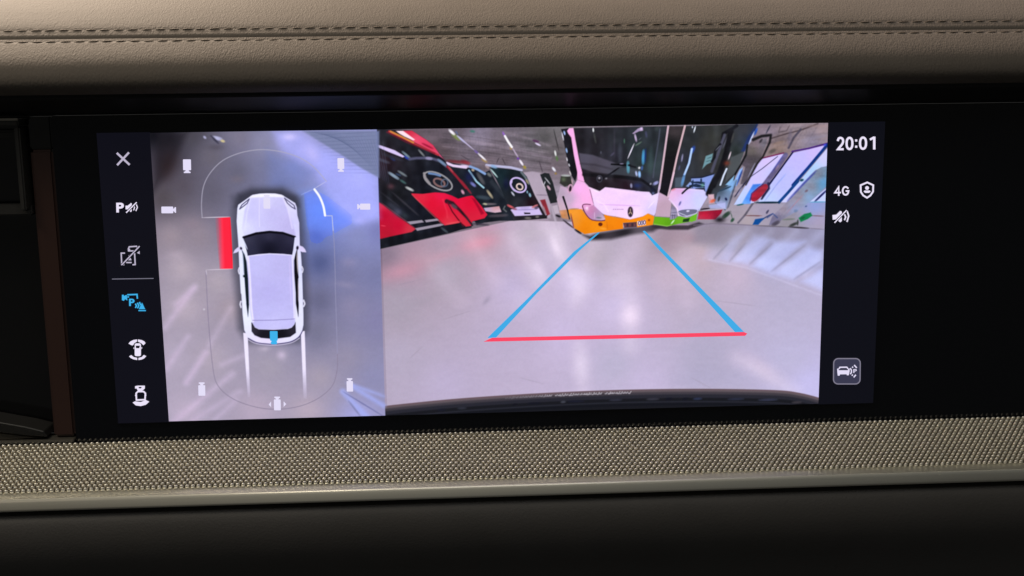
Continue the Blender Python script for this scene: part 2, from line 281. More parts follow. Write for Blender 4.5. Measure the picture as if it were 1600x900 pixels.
line(T4((160, 715), (400, 735)), 3, (58, 52, 66), 2, .8)

# ---- yellow-bumpered city bus in the middle ----
poly([(911, 367), (922, 369), (936, 364), (975, 357), (1008, 352), (1040, 350), (1020, 362), (985, 367), (955, 374), (924, 375)], [((930, 366), (30, 26, 33)), ((975, 360), (34, 30, 38)), ((950, 374), (66, 58, 70)), ((1000, 362), (96, 86, 100)), ((1030, 354), (60, 52, 62))], 5)
poly([(1015, 352), (1040, 352), (1075, 352), (1092, 347), (1100, 350), (1075, 359), (1045, 359), (1025, 357)], (52, 44, 54), 2.5, .9)
line(T6((175, 570), (330, 690)), 2.2, (50, 42, 52), 1.5); line(T6((340, 700), (440, 770)), 3.4, (34, 28, 36), 1.6)
poly(T5((150, 60), (260, 48), (290, 160), (330, 420), (382, 680), (350, 800), (300, 720), (240, 520), (200, 300)), (24, 23, 31), 1, 1, 5)
for a, b, c in (((160, 100), (188, 225), (226, 224, 240)), ((190, 85), (205, 145), (150, 176, 225)), ((220, 325), (235, 395), (140, 170, 215)), ((226, 458), (240, 512), (232, 230, 240)), ((256, 545), (273, 588), (232, 230, 240)), ((266, 650), (290, 705), (220, 215, 215))):
    line(T5(a, b), 2.4, c, .9)
poly(T5((150, 720), (280, 722), (312, 840), (200, 872), (130, 820)), (50, 50, 48), 1.6); line(T5((155, 712), (280, 716)), 2.6, (176, 180, 182), 1.2); blob(T5((185, 765))[0], 4, 4, (100, 116, 88), .7)
line(T5((300, 760), (312, 840)), 1.5, (190, 160, 170), 1)
poly(T6((90, 285), (120, 180), (140, 95), (230, 120), (265, 198), (310, 125), (380, 8), (480, 45), (545, 125), (612, 365), (450, 432), (300, 425), (130, 445)), [
    (T6((150, 200))[0], (166, 150, 170)), (T6((280, 280))[0], (176, 160, 182)), (T6((400, 150))[0], (232, 172, 224)), (T6((500, 250))[0], (238, 172, 218)), (T6((380, 350))[0], (224, 176, 214)), (T6((120, 400))[0], (186, 164, 176))], 1, 1, 5)
ring(T6((278, 130))[0], 3.2, 6, 10, 1.8, (206, 160, 190), .9); poly(ell(T6((280, 135))[0], 2, 4.4, 10), (44, 24, 40), .8)
poly(T5((235, 85), (262, 48), (324, 46), (350, 220), (400, 480), (440, 640), (480, 805), (380, 772), (378, 660), (330, 420), (295, 180), (250, 120)), (236, 168, 216), .9, 1, 5)
poly(T5((325, 46)) + T7((748, 18), (690, 400), (640, 820)) + T8((600, 290), (530, 316), (490, 268), (300, 258), (0, 222)) + T6((900, 125), (770, 112), (745, 130), (700, 166), (540, 105), (480, 40)) + T5((480, 800), (440, 640), (390, 400)), [
    ((905, 215), (30, 28, 34)), ((935, 215), (42, 40, 47)), ((960, 215), (34, 36, 42)), ((990, 230), (36, 46, 50)), ((1020, 230), (40, 46, 52)), ((1035, 215), (36, 40, 46)), ((925, 235), (40, 38, 46)), ((965, 240), (46, 45, 58)),
    ((1000, 255), (34, 44, 44)), ((1018, 260), (60, 76, 80)), ((1010, 280), (52, 56, 70)), ((925, 290), (34, 26, 34)), ((950, 290), (36, 27, 34)), ((980, 292), (46, 28, 40)), ((1000, 292), (30, 28, 42))], .9, 1, 5)
poly(T5((395, 395), (600, 425), (880, 525), (1010, 585), (870, 695), (600, 665), (435, 610)), [(T5((500, 460))[0], (86, 82, 100)), (T5((800, 560))[0], (88, 82, 100)), (T5((600, 640))[0], (78, 72, 84)), (T5((900, 640))[0], (72, 74, 84))], 2.2, .95)
line(T5((430, 545), (640, 565), (870, 625)), 3, (62, 58, 70), 2, .8); poly(T5((1000, 590), (1260, 640), (1260, 740), (860, 700)), (66, 72, 82), 3, .8)
line(T5((470, 700), (700, 715), (1000, 735), (1260, 770)), 5, (24, 22, 28), 2); line(T5((900, 60), (900, 500)), 2, (62, 58, 72), 2, .6); line(T5((980, 260), (980, 530)), 5, (66, 70, 84), 3, .6)
line(T5((860, 555), (1060, 566), (1195, 595)), 2.6, (16, 16, 22), 1); line(T5((975, 548), (1030, 548)), 1.6, (150, 142, 176), 1, .8); line(T5((970, 600), (690, 792)), 2.6, (18, 17, 24), 1)
ring(T5((690, 760))[0], 4, 5, 0, 1.6, (66, 66, 80), 1.1, .9); blob(T5((688, 748))[0], 2, 2, (190, 188, 205), .9); blob(T5((785, 755))[0], 2, 1.5, (140, 138, 150), .9)
line(T5((600, 42), (606, 105)), 3.2, (240, 244, 248), 1); line(T5((610, 110), (640, 260)), 2.4, (74, 78, 76), 1.6, .7); line(T5((1040, 195), (1040, 262)), 1.8, (76, 120, 98), 1.2, .8); line(T5((710, 370), (712, 410)), 2, (92, 96, 112), 1.4, .7)
line(T5((845, 440), (900, 390)), 2.5, (78, 74, 98), 1.6, .8)
poly(T7((250, 122), (330, 52), (392, 32), (405, 82), (345, 92), (270, 130)), (156, 138, 172), 1.1); blob(T7((380, 55))[0], 2.5, 2.5, (212, 190, 226), .9); line(T7((285, 125), (312, 240)), 2.8, (176, 158, 190), 1)
line(T7((292, 295), (385, 238)), 2.2, (86, 106, 96), 1.2); line(T7((340, 215), (380, 180)), 1.6, (70, 76, 84), 1); line(T7((440, 90), (455, 180)), 3, (70, 72, 104), 1.6, .8); line(T7((560, 60), (620, 50)), 5, (58, 68, 72), 3, .7)
line(T7((280, 260), (186, 478)), 2.8, (236, 228, 246), .9); line(T7((190, 510), (196, 680)), 4.4, (92, 162, 186), 1.4, .9); line(T7((190, 565), (240, 575)), 3, (18, 18, 24), 1)
line(T7((412, 350), (402, 560)), 4.4, (74, 150, 200), 1.4); line(T7((440, 330), (430, 540)), 2.4, (24, 50, 120), 1.4, .8); line(T7((392, 575), (385, 640)), 3, (60, 90, 150), 1.2); line(T7((350, 650), (356, 740)), 3.6, (140, 184, 236), 1.2); line(T7((300, 650), (318, 722)), 3, (166, 176, 214), 1.2); blob(T7((350, 606))[0], 2, 2, (236, 236, 246), 1)
line(T7((520, 300), (500, 700)), 6, (62, 82, 86), 4, .6); line(T7((640, 60), (630, 160), (560, 600), (545, 740)), 1.8, (80, 84, 104), 1.4, .8)
line(T8((180, 65), (380, 100), (500, 180), (565, 250)), 4, (22, 22, 30), 1.4); line(T8((235, 150), (240, 212)), 3, (156, 154, 186), 1.2); blob(T8((320, 180))[0], 7, 4, (38, 50, 104), .8)
line(T8((545, 165), (620, 125)), 4.5, (146, 148, 200), 1.6); line(T8((500, 150), (520, 160)), 3, (150, 150, 168), 1.2); blob(T8((540, 245))[0], 4.5, 6, (26, 30, 52), .95); blob(T8((545, 290))[0], 2.5, 2.5, (110, 120, 170), .8)
poly(T8((625, 262), (690, 300), (752, 342), (802, 402), (782, 622), (570, 612), (600, 450)), [(T8((640, 330))[0], (206, 176, 204)), (T8((700, 450))[0], (190, 160, 182)), (T8((760, 560))[0], (196, 168, 190))], 1)
poly(T6((480, 40), (540, 108), (690, 170), (745, 132), (770, 114), (900, 127), (1260, 170)) + T8((300, 260), (490, 270), (530, 318), (600, 292), (626, 266), (612, 380), (580, 560), (560, 604), (480, 572), (400, 612), (220, 655), (0, 612)) + T6((800, 508), (740, 490), (620, 385), (560, 150)), [
    (T6((560, 150))[0], (236, 196, 232)), (T6((640, 300))[0], (222, 198, 234)), (T6((800, 250))[0], (224, 194, 232)), (T6((1000, 350))[0], (222, 192, 232)), (T6((1100, 250))[0], (218, 192, 236)), (T8((400, 350))[0], (220, 196, 236)),
    (T8((560, 350))[0], (218, 204, 240)), (T8((520, 520))[0], (196, 186, 228)), (T8((300, 600))[0], (234, 206, 240)), (T6((760, 460))[0], (218, 196, 240)), (T8((100, 300))[0], (226, 198, 234))], .9, 1, 5)
line(T6((555, 135), (605, 350)), 1, (150, 96, 140), .8, .8); line(T6((690, 355), (1260, 375)), 1.2, (196, 148, 206), 1, .7); line(T6((600, 150), (690, 185)), 2, (244, 224, 248), 1.2, .8); line(T6((780, 130), (1260, 215)), 3, (236, 206, 244), 2, .5)
line(T6((650, 300), (760, 360), (810, 450)), 2, (238, 210, 246), 1.5, .7); line(T8((560, 400), (470, 500)), 2.4, (236, 222, 246), 1.4, .7)
for k in range(6): line(T6((880 + k * 26, 424), (896 + k * 26, 424)), 1.1, (140, 104, 140), .7, .85)
poly(T6((240, 428), (440, 420), (500, 505), (590, 578), (770, 584), (752, 496), (850, 520), (1000, 552)) + T8((0, 612), (220, 658), (400, 614), (470, 572), (560, 612), (540, 732), (320, 767), (312, 692), (120, 704), (125, 792)) + T6((1030, 695), (690, 742), (480, 772), (330, 684), (290, 560)), [
    (T6((340, 480))[0], (240, 160, 50)), (T6((350, 600))[0], (226, 150, 60)), (T6((480, 640))[0], (238, 140, 6)), (T6((480, 720))[0], (226, 128, 4)), (T6((650, 690))[0], (240, 150, 16)), (T6((900, 620))[0], (240, 142, 12)), (T6((850, 690))[0], (228, 126, 8)), (T8((430, 610))[0], (246, 154, 20)), (T8((500, 690))[0], (236, 138, 14)), (T8((60, 740))[0], (236, 130, 8))], .9, 1, 5)
poly(T6((125, 440), (228, 428), (272, 572), (160, 545)), [(T6((150, 450))[0], (190, 150, 140)), (T6((180, 500))[0], (216, 132, 50)), (T6((240, 530))[0], (196, 150, 130))], 1.2)
line(T6((180, 250), (240, 430), (268, 560)), 3.0, (20, 20, 26), 1, 1, 1.6); line(T6((285, 480), (330, 690)), 1.4, (120, 52, 74), .9); line(T6((265, 420), (400, 415)), 1.6, (170, 130, 60), 1, .8)
line(T6((700, 690), (790, 700)), 3, (248, 176, 60), 1.6, .7); line(T6((795, 590), (800, 710)), 1, (196, 104, 20), .9, .6)
poly(smooth(T6((452, 385), (485, 352), (600, 365), (665, 420), (730, 490), (764, 578), (590, 574), (505, 500)), True, 3), [(T6((520, 420))[0], (226, 170, 210)), (T6((575, 450))[0], (206, 112, 168)), (T6((560, 510))[0], (196, 132, 190)), (T6((650, 470))[0], (176, 144, 190)), (T6((680, 540))[0], (150, 150, 170)), (T6((740, 560))[0], (226, 200, 226))], .9)
hl = smooth(T6((452, 385), (485, 352), (600, 365), (665, 420), (730, 490), (764, 578), (590, 574), (505, 500)), True, 3); line(hl[:6] + [], 1.3, (120, 56, 96), .8); line(hl[15:] + hl[:1], 1.4, (104, 40, 66), .8)
blob(T6((515, 412))[0], 2.4, 3.2, (250, 220, 240), .9); line(T6((620, 460), (620, 560)), 1.4, (226, 200, 230), 1, .8); line(T6((645, 540), (720, 545)), 2, (96, 110, 120), 1, .7)
poly(ell(T6((703, 635))[0], 3.4, 2.9, 0), (104, 36, 16), .9); poly(ell(T6((1125, 460))[0], 4, 8, 0), (48, 36, 52), .8)
for e in ((1125, 412), (1098, 498), (1150, 498)): line(T6((1125, 455), e), 1.2, (206, 180, 150), .7)
ring(T6((1125, 460))[0], 4, 8, 0, 1, (110, 80, 100), .7)
poly(T8((122, 706), (312, 692), (314, 760), (140, 772)), (84, 56, 66), .9)
for k in range(5): line(T8((150 + k * 34, 716 - k * 2), (150 + k * 34, 762 - k * 2)), 1.4, (40, 28, 40) if k % 2 else (140, 70, 70), .9, .8)
poly(T8((322, 682), (440, 664), (442, 732), (328, 748)), (224, 208, 228), .9)
for k in range(3): ring(T8((352 + k * 35, 708 - k * 5))[0], 1.6, 3, 5, 1, (62, 50, 84), .7)
line(T8((388, 700), (392, 702)), 1.6, (62, 50, 84), .7); blob(T8((487, 665))[0], 1.8, 1.8, (140, 50, 14), 1)
line(T8((700, 18), (640, 18)), 0.1, (0, 0, 0), .9, 0)
poly(T7((768, 20), (978, 18), (880, 450), (780, 900)) + T8((748, 335), (632, 275)) + T7((640, 870), (700, 420)), [(T7((860, 90))[0], (66, 58, 62)), (T7((800, 300))[0], (22, 24, 26)), (T7((820, 500))[0], (22, 21, 25)), (T7((700, 800))[0], (24, 22, 30))], .9)
line(T7((757, 20), (690, 500), (632, 900)), 3, (208, 178, 194), .9); line(T8((640, 150), (618, 280)), 2.6, (206, 186, 214), .9)

# ---- green-bumpered city bus, mirrors and windows on the right ----
poly(T7((1005, 16)) + T9((940, 30), (880, 180), (740, 430), (640, 700)) + T10((560, 180), (480, 440), (330, 330), (180, 170)) + T8((1260, 240), (1000, 218), (800, 240)) + T7((790, 870), (880, 450)), [
    ((1085, 215), (42, 46, 52)), ((1100, 225), (56, 56, 54)), ((1115, 215), (60, 62, 60)), ((1105, 250), (52, 49, 47)), ((1080, 260), (46, 50, 56)), ((1140, 210), (46, 46, 48)), ((1150, 235), (42, 50, 50)), ((1165, 205), (64, 64, 72)),
    ((1130, 270), (36, 34, 36)), ((1150, 260), (76, 80, 82)), ((1070, 250), (44, 46, 60)), ((1062, 285), (50, 54, 66)), ((1175, 215), (30, 50, 90)), ((1140, 310), (70, 84, 104))], 1, 1, 6)
poly(T7((855, 745), (985, 730), (960, 880), (850, 880)), (80, 92, 108), 2, .9)
line(T7((1125, 300), (1080, 400)), 5, (44, 74, 160), 2); line(T7((1090, 340), (1050, 540), (985, 700)), 3.2, (170, 196, 244), 1.2); line(T7((985, 700), (945, 860)), 4, (96, 144, 200), 1.6)
line(T7((1095, 16), (1100, 48)), 2.6, (206, 214, 236), 1); line(T7((1142, 16), (1115, 112)), 3, (222, 230, 246), 1); line(T7((962, 410), (944, 520)), 2.2, (140, 138, 176), 1.2); line(T7((920, 570), (905, 640)), 2, (92, 90, 130), 1.3, .8)
poly(T9((205, 485), (305, 448), (285, 570), (215, 605), (155, 668)), (112, 152, 164), 1.4); line(T9((225, 520), (290, 495)), 1.2, (66, 92, 100), .9, .8); line(T9((205, 565), (275, 545)), 1.2, (66, 92, 100), .9, .8)
poly(T8((1005, 190), (1060, 130), (1130, 110), (1260, 70), (1260, 220), (1090, 215)), (132, 154, 208), 1.4); poly(T9((0, 800), (140, 790), (330, 735), (250, 900)) + T10((215, 200), (180, 150), (0, 135)), (126, 146, 206), 1.4)
for q in (T8((1085, 130), (1180, 140), (1260, 160)), T8((1060, 185), (1150, 165), (1260, 195)), T8((1105, 100), (1095, 210)), T10((60, 40), (190, 50)), T10((0, 90), (160, 110)), T9((140, 800), (140, 850))): line(q, 2.4, (26, 42, 70), 1)
line(T9((0, 790), (150, 785), (320, 735)), 1.6, (30, 36, 60), 1); blob(T10((160, 85))[0], 3, 3, (120, 190, 160), .7); poly(T10((60, 130), (190, 120), (195, 165), (60, 150)), (44, 46, 62), 1.4)
poly(T8((800, 242), (860, 216), (1000, 216), (1260, 240)) + T10((180, 160), (242, 222), (100, 462), (84, 530)) + T8((1190, 500), (1150, 592), (1000, 624), (900, 604), (884, 520), (825, 430), (758, 342)), [
    (T8((800, 320))[0], (216, 176, 206)), (T8((850, 400))[0], (214, 186, 222)), (T8((1000, 330))[0], (204, 192, 238)), (T8((1150, 350))[0], (188, 192, 244)), (T8((1200, 430))[0], (192, 198, 246)), (T8((1000, 450))[0], (200, 190, 240)), (T8((930, 230))[0], (206, 150, 190))], .9, 1, 6)
line(T8((800, 250), (860, 222)), 3, (214, 130, 150), 1.4, .7); line(T8((880, 230), (1240, 245)), 2, (222, 206, 240), 1.2, .6)
line(T8((955, 288), (1010, 235), (1085, 188)), 2.6, (24, 26, 38), 1); line(T8((935, 400), (908, 462)), 2.6, (112, 110, 172), 1.2); line(T8((770, 370), (880, 500), (900, 600)), 2, (228, 206, 236), 1.2)
poly(smooth(T8((898, 542), (1000, 515), (1160, 520), (1130, 580), (1020, 612), (930, 600)), True, 3), (112, 112, 142), 1); line(T8((1012, 540), (1055, 535)), 4, (214, 212, 240), 1.3); line(T8((905, 560), (1020, 608), (1140, 575)), 1.2, (206, 206, 226), .9, .8)
poly(T8((806, 478), (850, 478), (886, 560), (862, 655), (778, 655), (795, 580)), [(T8((830, 500))[0], (120, 112, 146)), (T8((820, 560))[0], (186, 176, 208)), (T8((830, 620))[0], (150, 142, 172))], 1)
for a, b in (((800, 560), (880, 555)), ((790, 600), (870, 600)), ((820, 580), (815, 650)), ((850, 580), (845, 650))): line(T8(a, b), 1, (88, 84, 112), .8, .8)
poly(T8((565, 615), (780, 632), (782, 662), (850, 645), (905, 608), (1020, 634), (1160, 592), (1142, 672), (900, 718), (740, 752), (545, 726)), [(T8((650, 660))[0], (106, 178, 26)), (T8((760, 720))[0], (92, 160, 24)), (T8((930, 660))[0], (112, 182, 40)), (T8((1100, 640))[0], (110, 186, 40))], .9, 1, 6)
line(T8((845, 660), (795, 722)), 2, (196, 222, 190), 1); line(T8((560, 720), (740, 750), (800, 735)), 1.4, (150, 200, 90), 1, .8); poly(T8((968, 652), (1062, 634), (1045, 688), (958, 694)), (30, 66, 32), .9); poly(T10((0, 520), (84, 480), (70, 570), (0, 605)), (110, 186, 40), 1)
line(T7((992, 16), (880, 450), (790, 870)), 3, (208, 176, 186), .9); line(T8((835, 0), (790, 180), (752, 340)), 2.8, (212, 182, 200), .9)
# mirror arms
line(T9((640, 60), (560, 110), (450, 170), (440, 290)), 5, (24, 25, 32), 1.6); line(T9((470, 190), (395, 400), (290, 700)), 4.5, (78, 78, 98), 1.8); line(T9((520, 200), (440, 380)), 2.4, (84, 84, 100), 1.4)
line(T9((560, 130), (500, 420), (410, 700), (310, 900)), 8.5, (22, 22, 28), 2); line(T10((330, 10), (240, 205)), 8, (22, 22, 28), 2); line(T9((410, 320), (335, 420), (330, 500), (290, 560)), 3.4, (26, 28, 36), 1.4); line(T9((415, 330), (340, 410)), 1.4, (120, 120, 136), 1, .8)
poly(T9((565, 500), (745, 425), (655, 690), (480, 850), (500, 700)), (80, 85, 90), 2, .9); line(T9((600, 160), (560, 300)), 2.4, (74, 74, 74), 1.6, .8)
line(T9((560, 420), (522, 535)), 3, (228, 208, 222), 1.1); blob(T9((500, 585))[0], 5, 4, (124, 54, 40), .8); line(T9((498, 665), (455, 760), (410, 890)), 2.8, (198, 208, 230), 1.1)
poly(T9((728, 640), (680, 680), (575, 905), (640, 905)), (146, 186, 244), 1.4); poly(T9((610, 755), (480, 890), (570, 905)), (130, 176, 214), 1.4); line(T9((720, 680), (640, 890)), 2.4, (40, 70, 150), 1.4)
poly(T9((920, 40), (940, 40), (760, 420), (700, 420), (790, 230)), (34, 52, 110), 2, .85); line(T9((892, 135), (808, 322)), 3.4, (204, 214, 246), 1.2); line(T9((930, 90), (890, 190)), 3, (40, 90, 196), 1.6)
poly(T10((370, 190), (520, 90), (600, 10), (660, 10), (560, 200), (490, 430), (330, 330)), [(T10((420, 180))[0], (60, 74, 90)), (T10((560, 110))[0], (130, 180, 230)), (T10((500, 240))[0], (120, 140, 176)), (T10((420, 350))[0], (160, 164, 204))], 1.4)
line(T10((480, 260), (500, 300)), 3, (22, 28, 70), 1.4); line(T10((390, 170), (560, 100)), 2.6, (40, 60, 80), 1.4); line(T10((400, 240), (380, 310)), 3, (44, 50, 62), 1.6); line(T10((640, 10), (510, 420)), 2.4, (74, 82, 104), 1.6)
poly(T10((235, 215), (320, 210), (330, 330), (250, 350)), (198, 166, 180), 1.6); line(T10((265, 320), (340, 290)), 4.4, (200, 98, 76), 1.6); poly(T10((245, 365), (480, 330), (485, 415), (265, 412)), (172, 176, 216), 1.6); line(T10((130, 424), (262, 410)), 2, (30, 22, 34), 1); line(T10((150, 440), (480, 415)), 1.6, (216, 200, 216), 1)
poly(T10((108, 455), (440, 428), (420, 480), (340, 565), (90, 565)), [(T10((180, 500))[0], (196, 18, 52)), (T10((380, 460))[0], (150, 16, 48)), (T10((150, 555))[0], (170, 60, 84))], 1.4)
# wall below the windows
poly(T10((490, 440), (560, 368), (1260, 338)) + T12((1010, 310), (1010, 712), (460, 672), (0, 655)) + T10((650, 622), (480, 605)), [(T10((650, 450))[0], (166, 156, 172)), (T10((900, 420))[0], (172, 162, 184)), (T10((800, 560))[0], (178, 164, 172)), (T12((100, 420))[0], (166, 156, 184)), (T12((850, 380))[0], (146, 162, 216)), (T12((900, 600))[0], (172, 160, 190)), (T12((450, 600))[0], (150, 144, 156))], 1)
line(T10((880, 320), (760, 500), (660, 612)), 3, (106, 100, 118), 1.4); line(T10((760, 512), (1000, 514)), 1.6, (128, 92, 98), 1); line(T12((0, 515), (70, 515)), 1.6, (128, 92, 98), 1); line(T12((780, 512), (970, 520)), 1.6, (126, 100, 116), 1)
line(T10((1060, 490), (1090, 435)), 2, (70, 64, 90), 1); line(T10((545, 460), (440, 545)), 6, (42, 66, 54), 2); blob(T10((400, 570))[0], 9, 5, (34, 30, 38), 1); line(T10((600, 550), (560, 600)), 4, (44, 80, 62), 1.6); line(T10((560, 480), (580, 560)), 1.5, (70, 92, 80), 1, .8)
poly(T10((900, 562), (1045, 540), (990, 590), (942, 642), (862, 642)), (12, 76, 152), 1.4); line(T10((1020, 550), (1150, 480)), 2, (56, 66, 110), 1.2)
# windows
poly([(1186.7, 250.5), (1192, 248), (1224.4, 240), (1216, 259), (1194.4, 285.5), (1177.8, 317), (1146.7, 320), (1172, 277.8)], [((1200, 255), (216, 196, 248)), ((1180, 275), (206, 196, 252)), ((1160, 310), (190, 206, 250)), ((1205, 265), (196, 200, 252))], 1)
poly(T10((868, 72), (995, 62), (842, 200), (832, 345), (705, 352)), [(T10((930, 85))[0], (70, 130, 230)), (T10((800, 260))[0], (76, 146, 244)), (T10((740, 340))[0], (120, 180, 246))], 1.6); line(T10((640, 366), (740, 350)), 2, (40, 100, 110), 1.2)
line(T9((830, 780), (1000, 660), (1215, 490)), 1.3, (92, 88, 116), .9)
poly([(1239, 239), (1291, 226.5), (1237.8, 290), (1216.7, 316), (1183.3, 318), (1201, 290)], [((1250, 245), (196, 190, 252)), ((1270, 235), (206, 190, 248)), ((1220, 285), (190, 192, 252)), ((1200, 312), (192, 206, 252))], 1)
line(T11((430, 735), (300, 890)), 1.8, (150, 170, 226), 1.4, .7); line(T12((350, 10), (130, 310)), 1.6, (156, 168, 220), 1.2, .8)
poly(T11((1012, 375), (1012, 622), (850, 680), (640, 905)) + T12((440, 325), (365, 325), (620, 30)), [(T11((960, 500))[0], (206, 204, 250)), (T11((800, 680))[0], (176, 206, 242)), (T12((500, 220))[0], (206, 206, 250))], 1)
line(T12((630, 20), (670, 10)), 3, (24, 70, 96), 1.2); line(T11((640, 830), (680, 815)), 3.2, (24, 80, 100), 1.2)
poly(T11((1012, 632), (930, 640), (850, 690), (650, 905)) + T12((735, 10), (450, 320), (240, 520), (190, 655), (330, 600), (600, 440), (760, 320), (1010, 95), (1010, 10)), [
    (T11((900, 760))[0], (124, 122, 138)), (T12((800, 100))[0], (142, 138, 156)), (T12((600, 250))[0], (148, 136, 152)), (T12((400, 420))[0], (150, 136, 152)), (T12((280, 560))[0], (116, 110, 142)), (T12((960, 60))[0], (110, 170, 214)), (T12((760, 250))[0], (140, 176, 216)), (T12((560, 440))[0], (150, 160, 204)), (T11((960, 860))[0], (90, 160, 214))], 1.4)
line(T11((860, 690), (650, 905)), 3, (60, 70, 160), 1.6, .8); line(T12((730, 10), (450, 310)), 3, (72, 80, 166), 1.6, .8); line(T12((700, 180), (740, 150)), 3, (110, 84, 100), 1.6, .8); line(T12((680, 210), (440, 480)), 1.4, (170, 120, 140), 1.4, .6)
poly(T12((1010, 118), (1010, 318), (765, 322)), (198, 208, 252), 1); line(T12((1010, 150), (830, 322)), 3, (36, 40, 104), 1); line(T12((760, 322), (1010, 318)), 1.6, (90, 160, 190), 1)
line(T11((428, 470), (270, 700), (120, 900)), 7.5, (104, 96, 138), 1.5); line(T11((330, 610), (290, 680)), 4, (170, 140, 170), 2, .6); line(T11((528, 432), (370, 650), (195, 890)), 2.4, (22, 24, 66), 1); line(T10((1150, 0), (1085, 90)), 2.4, (22, 24, 66), 1); line(T11((400, 470), (230, 720)), 2, (86, 90, 190), 1.4, .7)
line(T11((520, 420), (760, 375), (1022, 305)), 2.6, (74, 38, 124), 1.1); line(T11((105, 512), (240, 480), (400, 440)), 1.8, (124, 40, 92), 1); line(T11((1015, 325), (760, 630), (530, 892)), 4.6, (14, 52, 130), 1.1); line(T12((600, 30), (460, 190), (335, 325)), 4.4, (16, 66, 136), 1.1)
line(T11((1000, 320), (960, 340)), 3, (70, 80, 230), 1.6, .8); line(T10((925, 330), (1250, 330)), 2.2, (24, 50, 66), 1); line(T12((0, 330), (345, 322)), 2.2, (24, 56, 74), 1)
# ceiling and mirror on the right
line(T11((215, 50), (150, 170)), 2, (66, 66, 84), 1.3); line(T11((230, 235), (440, 170), (640, 120), (880, 30)), 2.2, (88, 74, 80), 1.4); line(T11((640, 110), (540, 230), (470, 370)), 3.4, (80, 74, 92), 1.8); line(T11((480, 60), (440, 130), (330, 150), (350, 80)), 1.6, (96, 84, 90), 1.3, .8)
line(T11((500, 120), (470, 330)), 5, (122, 112, 136), 3, .6); line(T11((700, 60), (1010, 60)), 4, (172, 146, 148), 3, .6); line(T11((640, 270), (1020, 190)), 4, (150, 142, 166), 3, .6); line(T11((190, 440), (290, 390)), 5, (88, 80, 78), 2.2, .8); line(T11((250, 330), (400, 280)), 5, (150, 126, 118), 3, .6)
poly(T9((880, 260), (1060, 240), (1060, 310), (960, 560), (760, 880), (690, 880), (760, 640), (700, 600), (790, 340)), [(T9((930, 300))[0], (126, 106, 118)), (T9((860, 420))[0], (92, 86, 80)), (T9((1010, 290))[0], (112, 110, 124)), (T9((860, 560))[0], (76, 70, 80)), (T9((760, 590))[0], (86, 76, 90)), (T9((800, 720))[0], (88, 82, 96))], 1.6)
line(T9((870, 255), (990, 205), (1120, 190), (1105, 290), (1010, 490), (930, 590), (770, 890)), 4.8, (28, 27, 31), 1.8, 1, 2.0); line(T9((790, 330), (770, 470), (700, 600), (620, 740)), 3, (24, 26, 30), 1.4); line(T9((1000, 240), (960, 300)), 3, (40, 36, 44), 1.6, .8)
line(T9((900, 580), (800, 780)), 1.6, (150, 150, 180), 1.1, .8); line(T10((790, 10), (610, 250)), 2.4, (34, 34, 60), 1.2); line(T10((720, 100), (640, 240)), 2, (150, 146, 180), 1.4, .8)
dsk = smooth(T10((1062, 72), (1072, 130), (960, 270), (880, 315), (838, 285), (845, 215), (930, 120), (1010, 75)), True, 4)
line(T10((1085, 60), (1090, 130), (990, 270)), 4, (44, 38, 74), 1.5); line(T10((990, 240), (940, 300)), 3, (186, 180, 220), 1.3); poly(dsk, [(T10((1000, 130))[0], (158, 40, 60)), (T10((900, 250))[0], (178, 34, 60))], 1); line(T10((1010, 70), (850, 200), (830, 300)), 2, (70, 50, 120), 1.2, .9)
poly(T12((610, 545), (690, 488), (780, 468), (805, 512), (740, 560), (640, 602)), (18, 124, 76), 1.5); line(T12((640, 560), (700, 530)), 3, (20, 96, 60), 1.5); line(T12((480, 662), (600, 610)), 4, (54, 58, 58), 1.8); line(T12((600, 570), (595, 650)), 2.6, (60, 66, 66), 1.4)
line(T12((230, 655), (345, 590)), 5.5, (78, 72, 90), 2.2); line(T12((540, 450), (600, 440)), 4, (96, 116, 150), 2, .8); line(T12((700, 388), (730, 375)), 2.4, (80, 96, 140), 1.2); line(T12((460, 670), (760, 690)), 2.4, (62, 56, 68), 1.2); line(T12((0, 652), (460, 672)), 1.6, (96, 90, 106), 1.2, .8); line(T12((760, 690), (970, 706)), 1.6, (128, 120, 146), 1, .8)
line(T12((380, 570), (560, 560)), 2, (110, 122, 112), 1.6, .8); line(T12((150, 480), (190, 430)), 2.4, (72, 70, 96), 1.2); line(T12((170, 540), (250, 485), (310, 540)), 2, (60, 76, 130), 1.3, .8)
line([(1084, 352), (1115, 349), (1219, 354)], 1.6, (120, 110, 128), 1.2, .7)

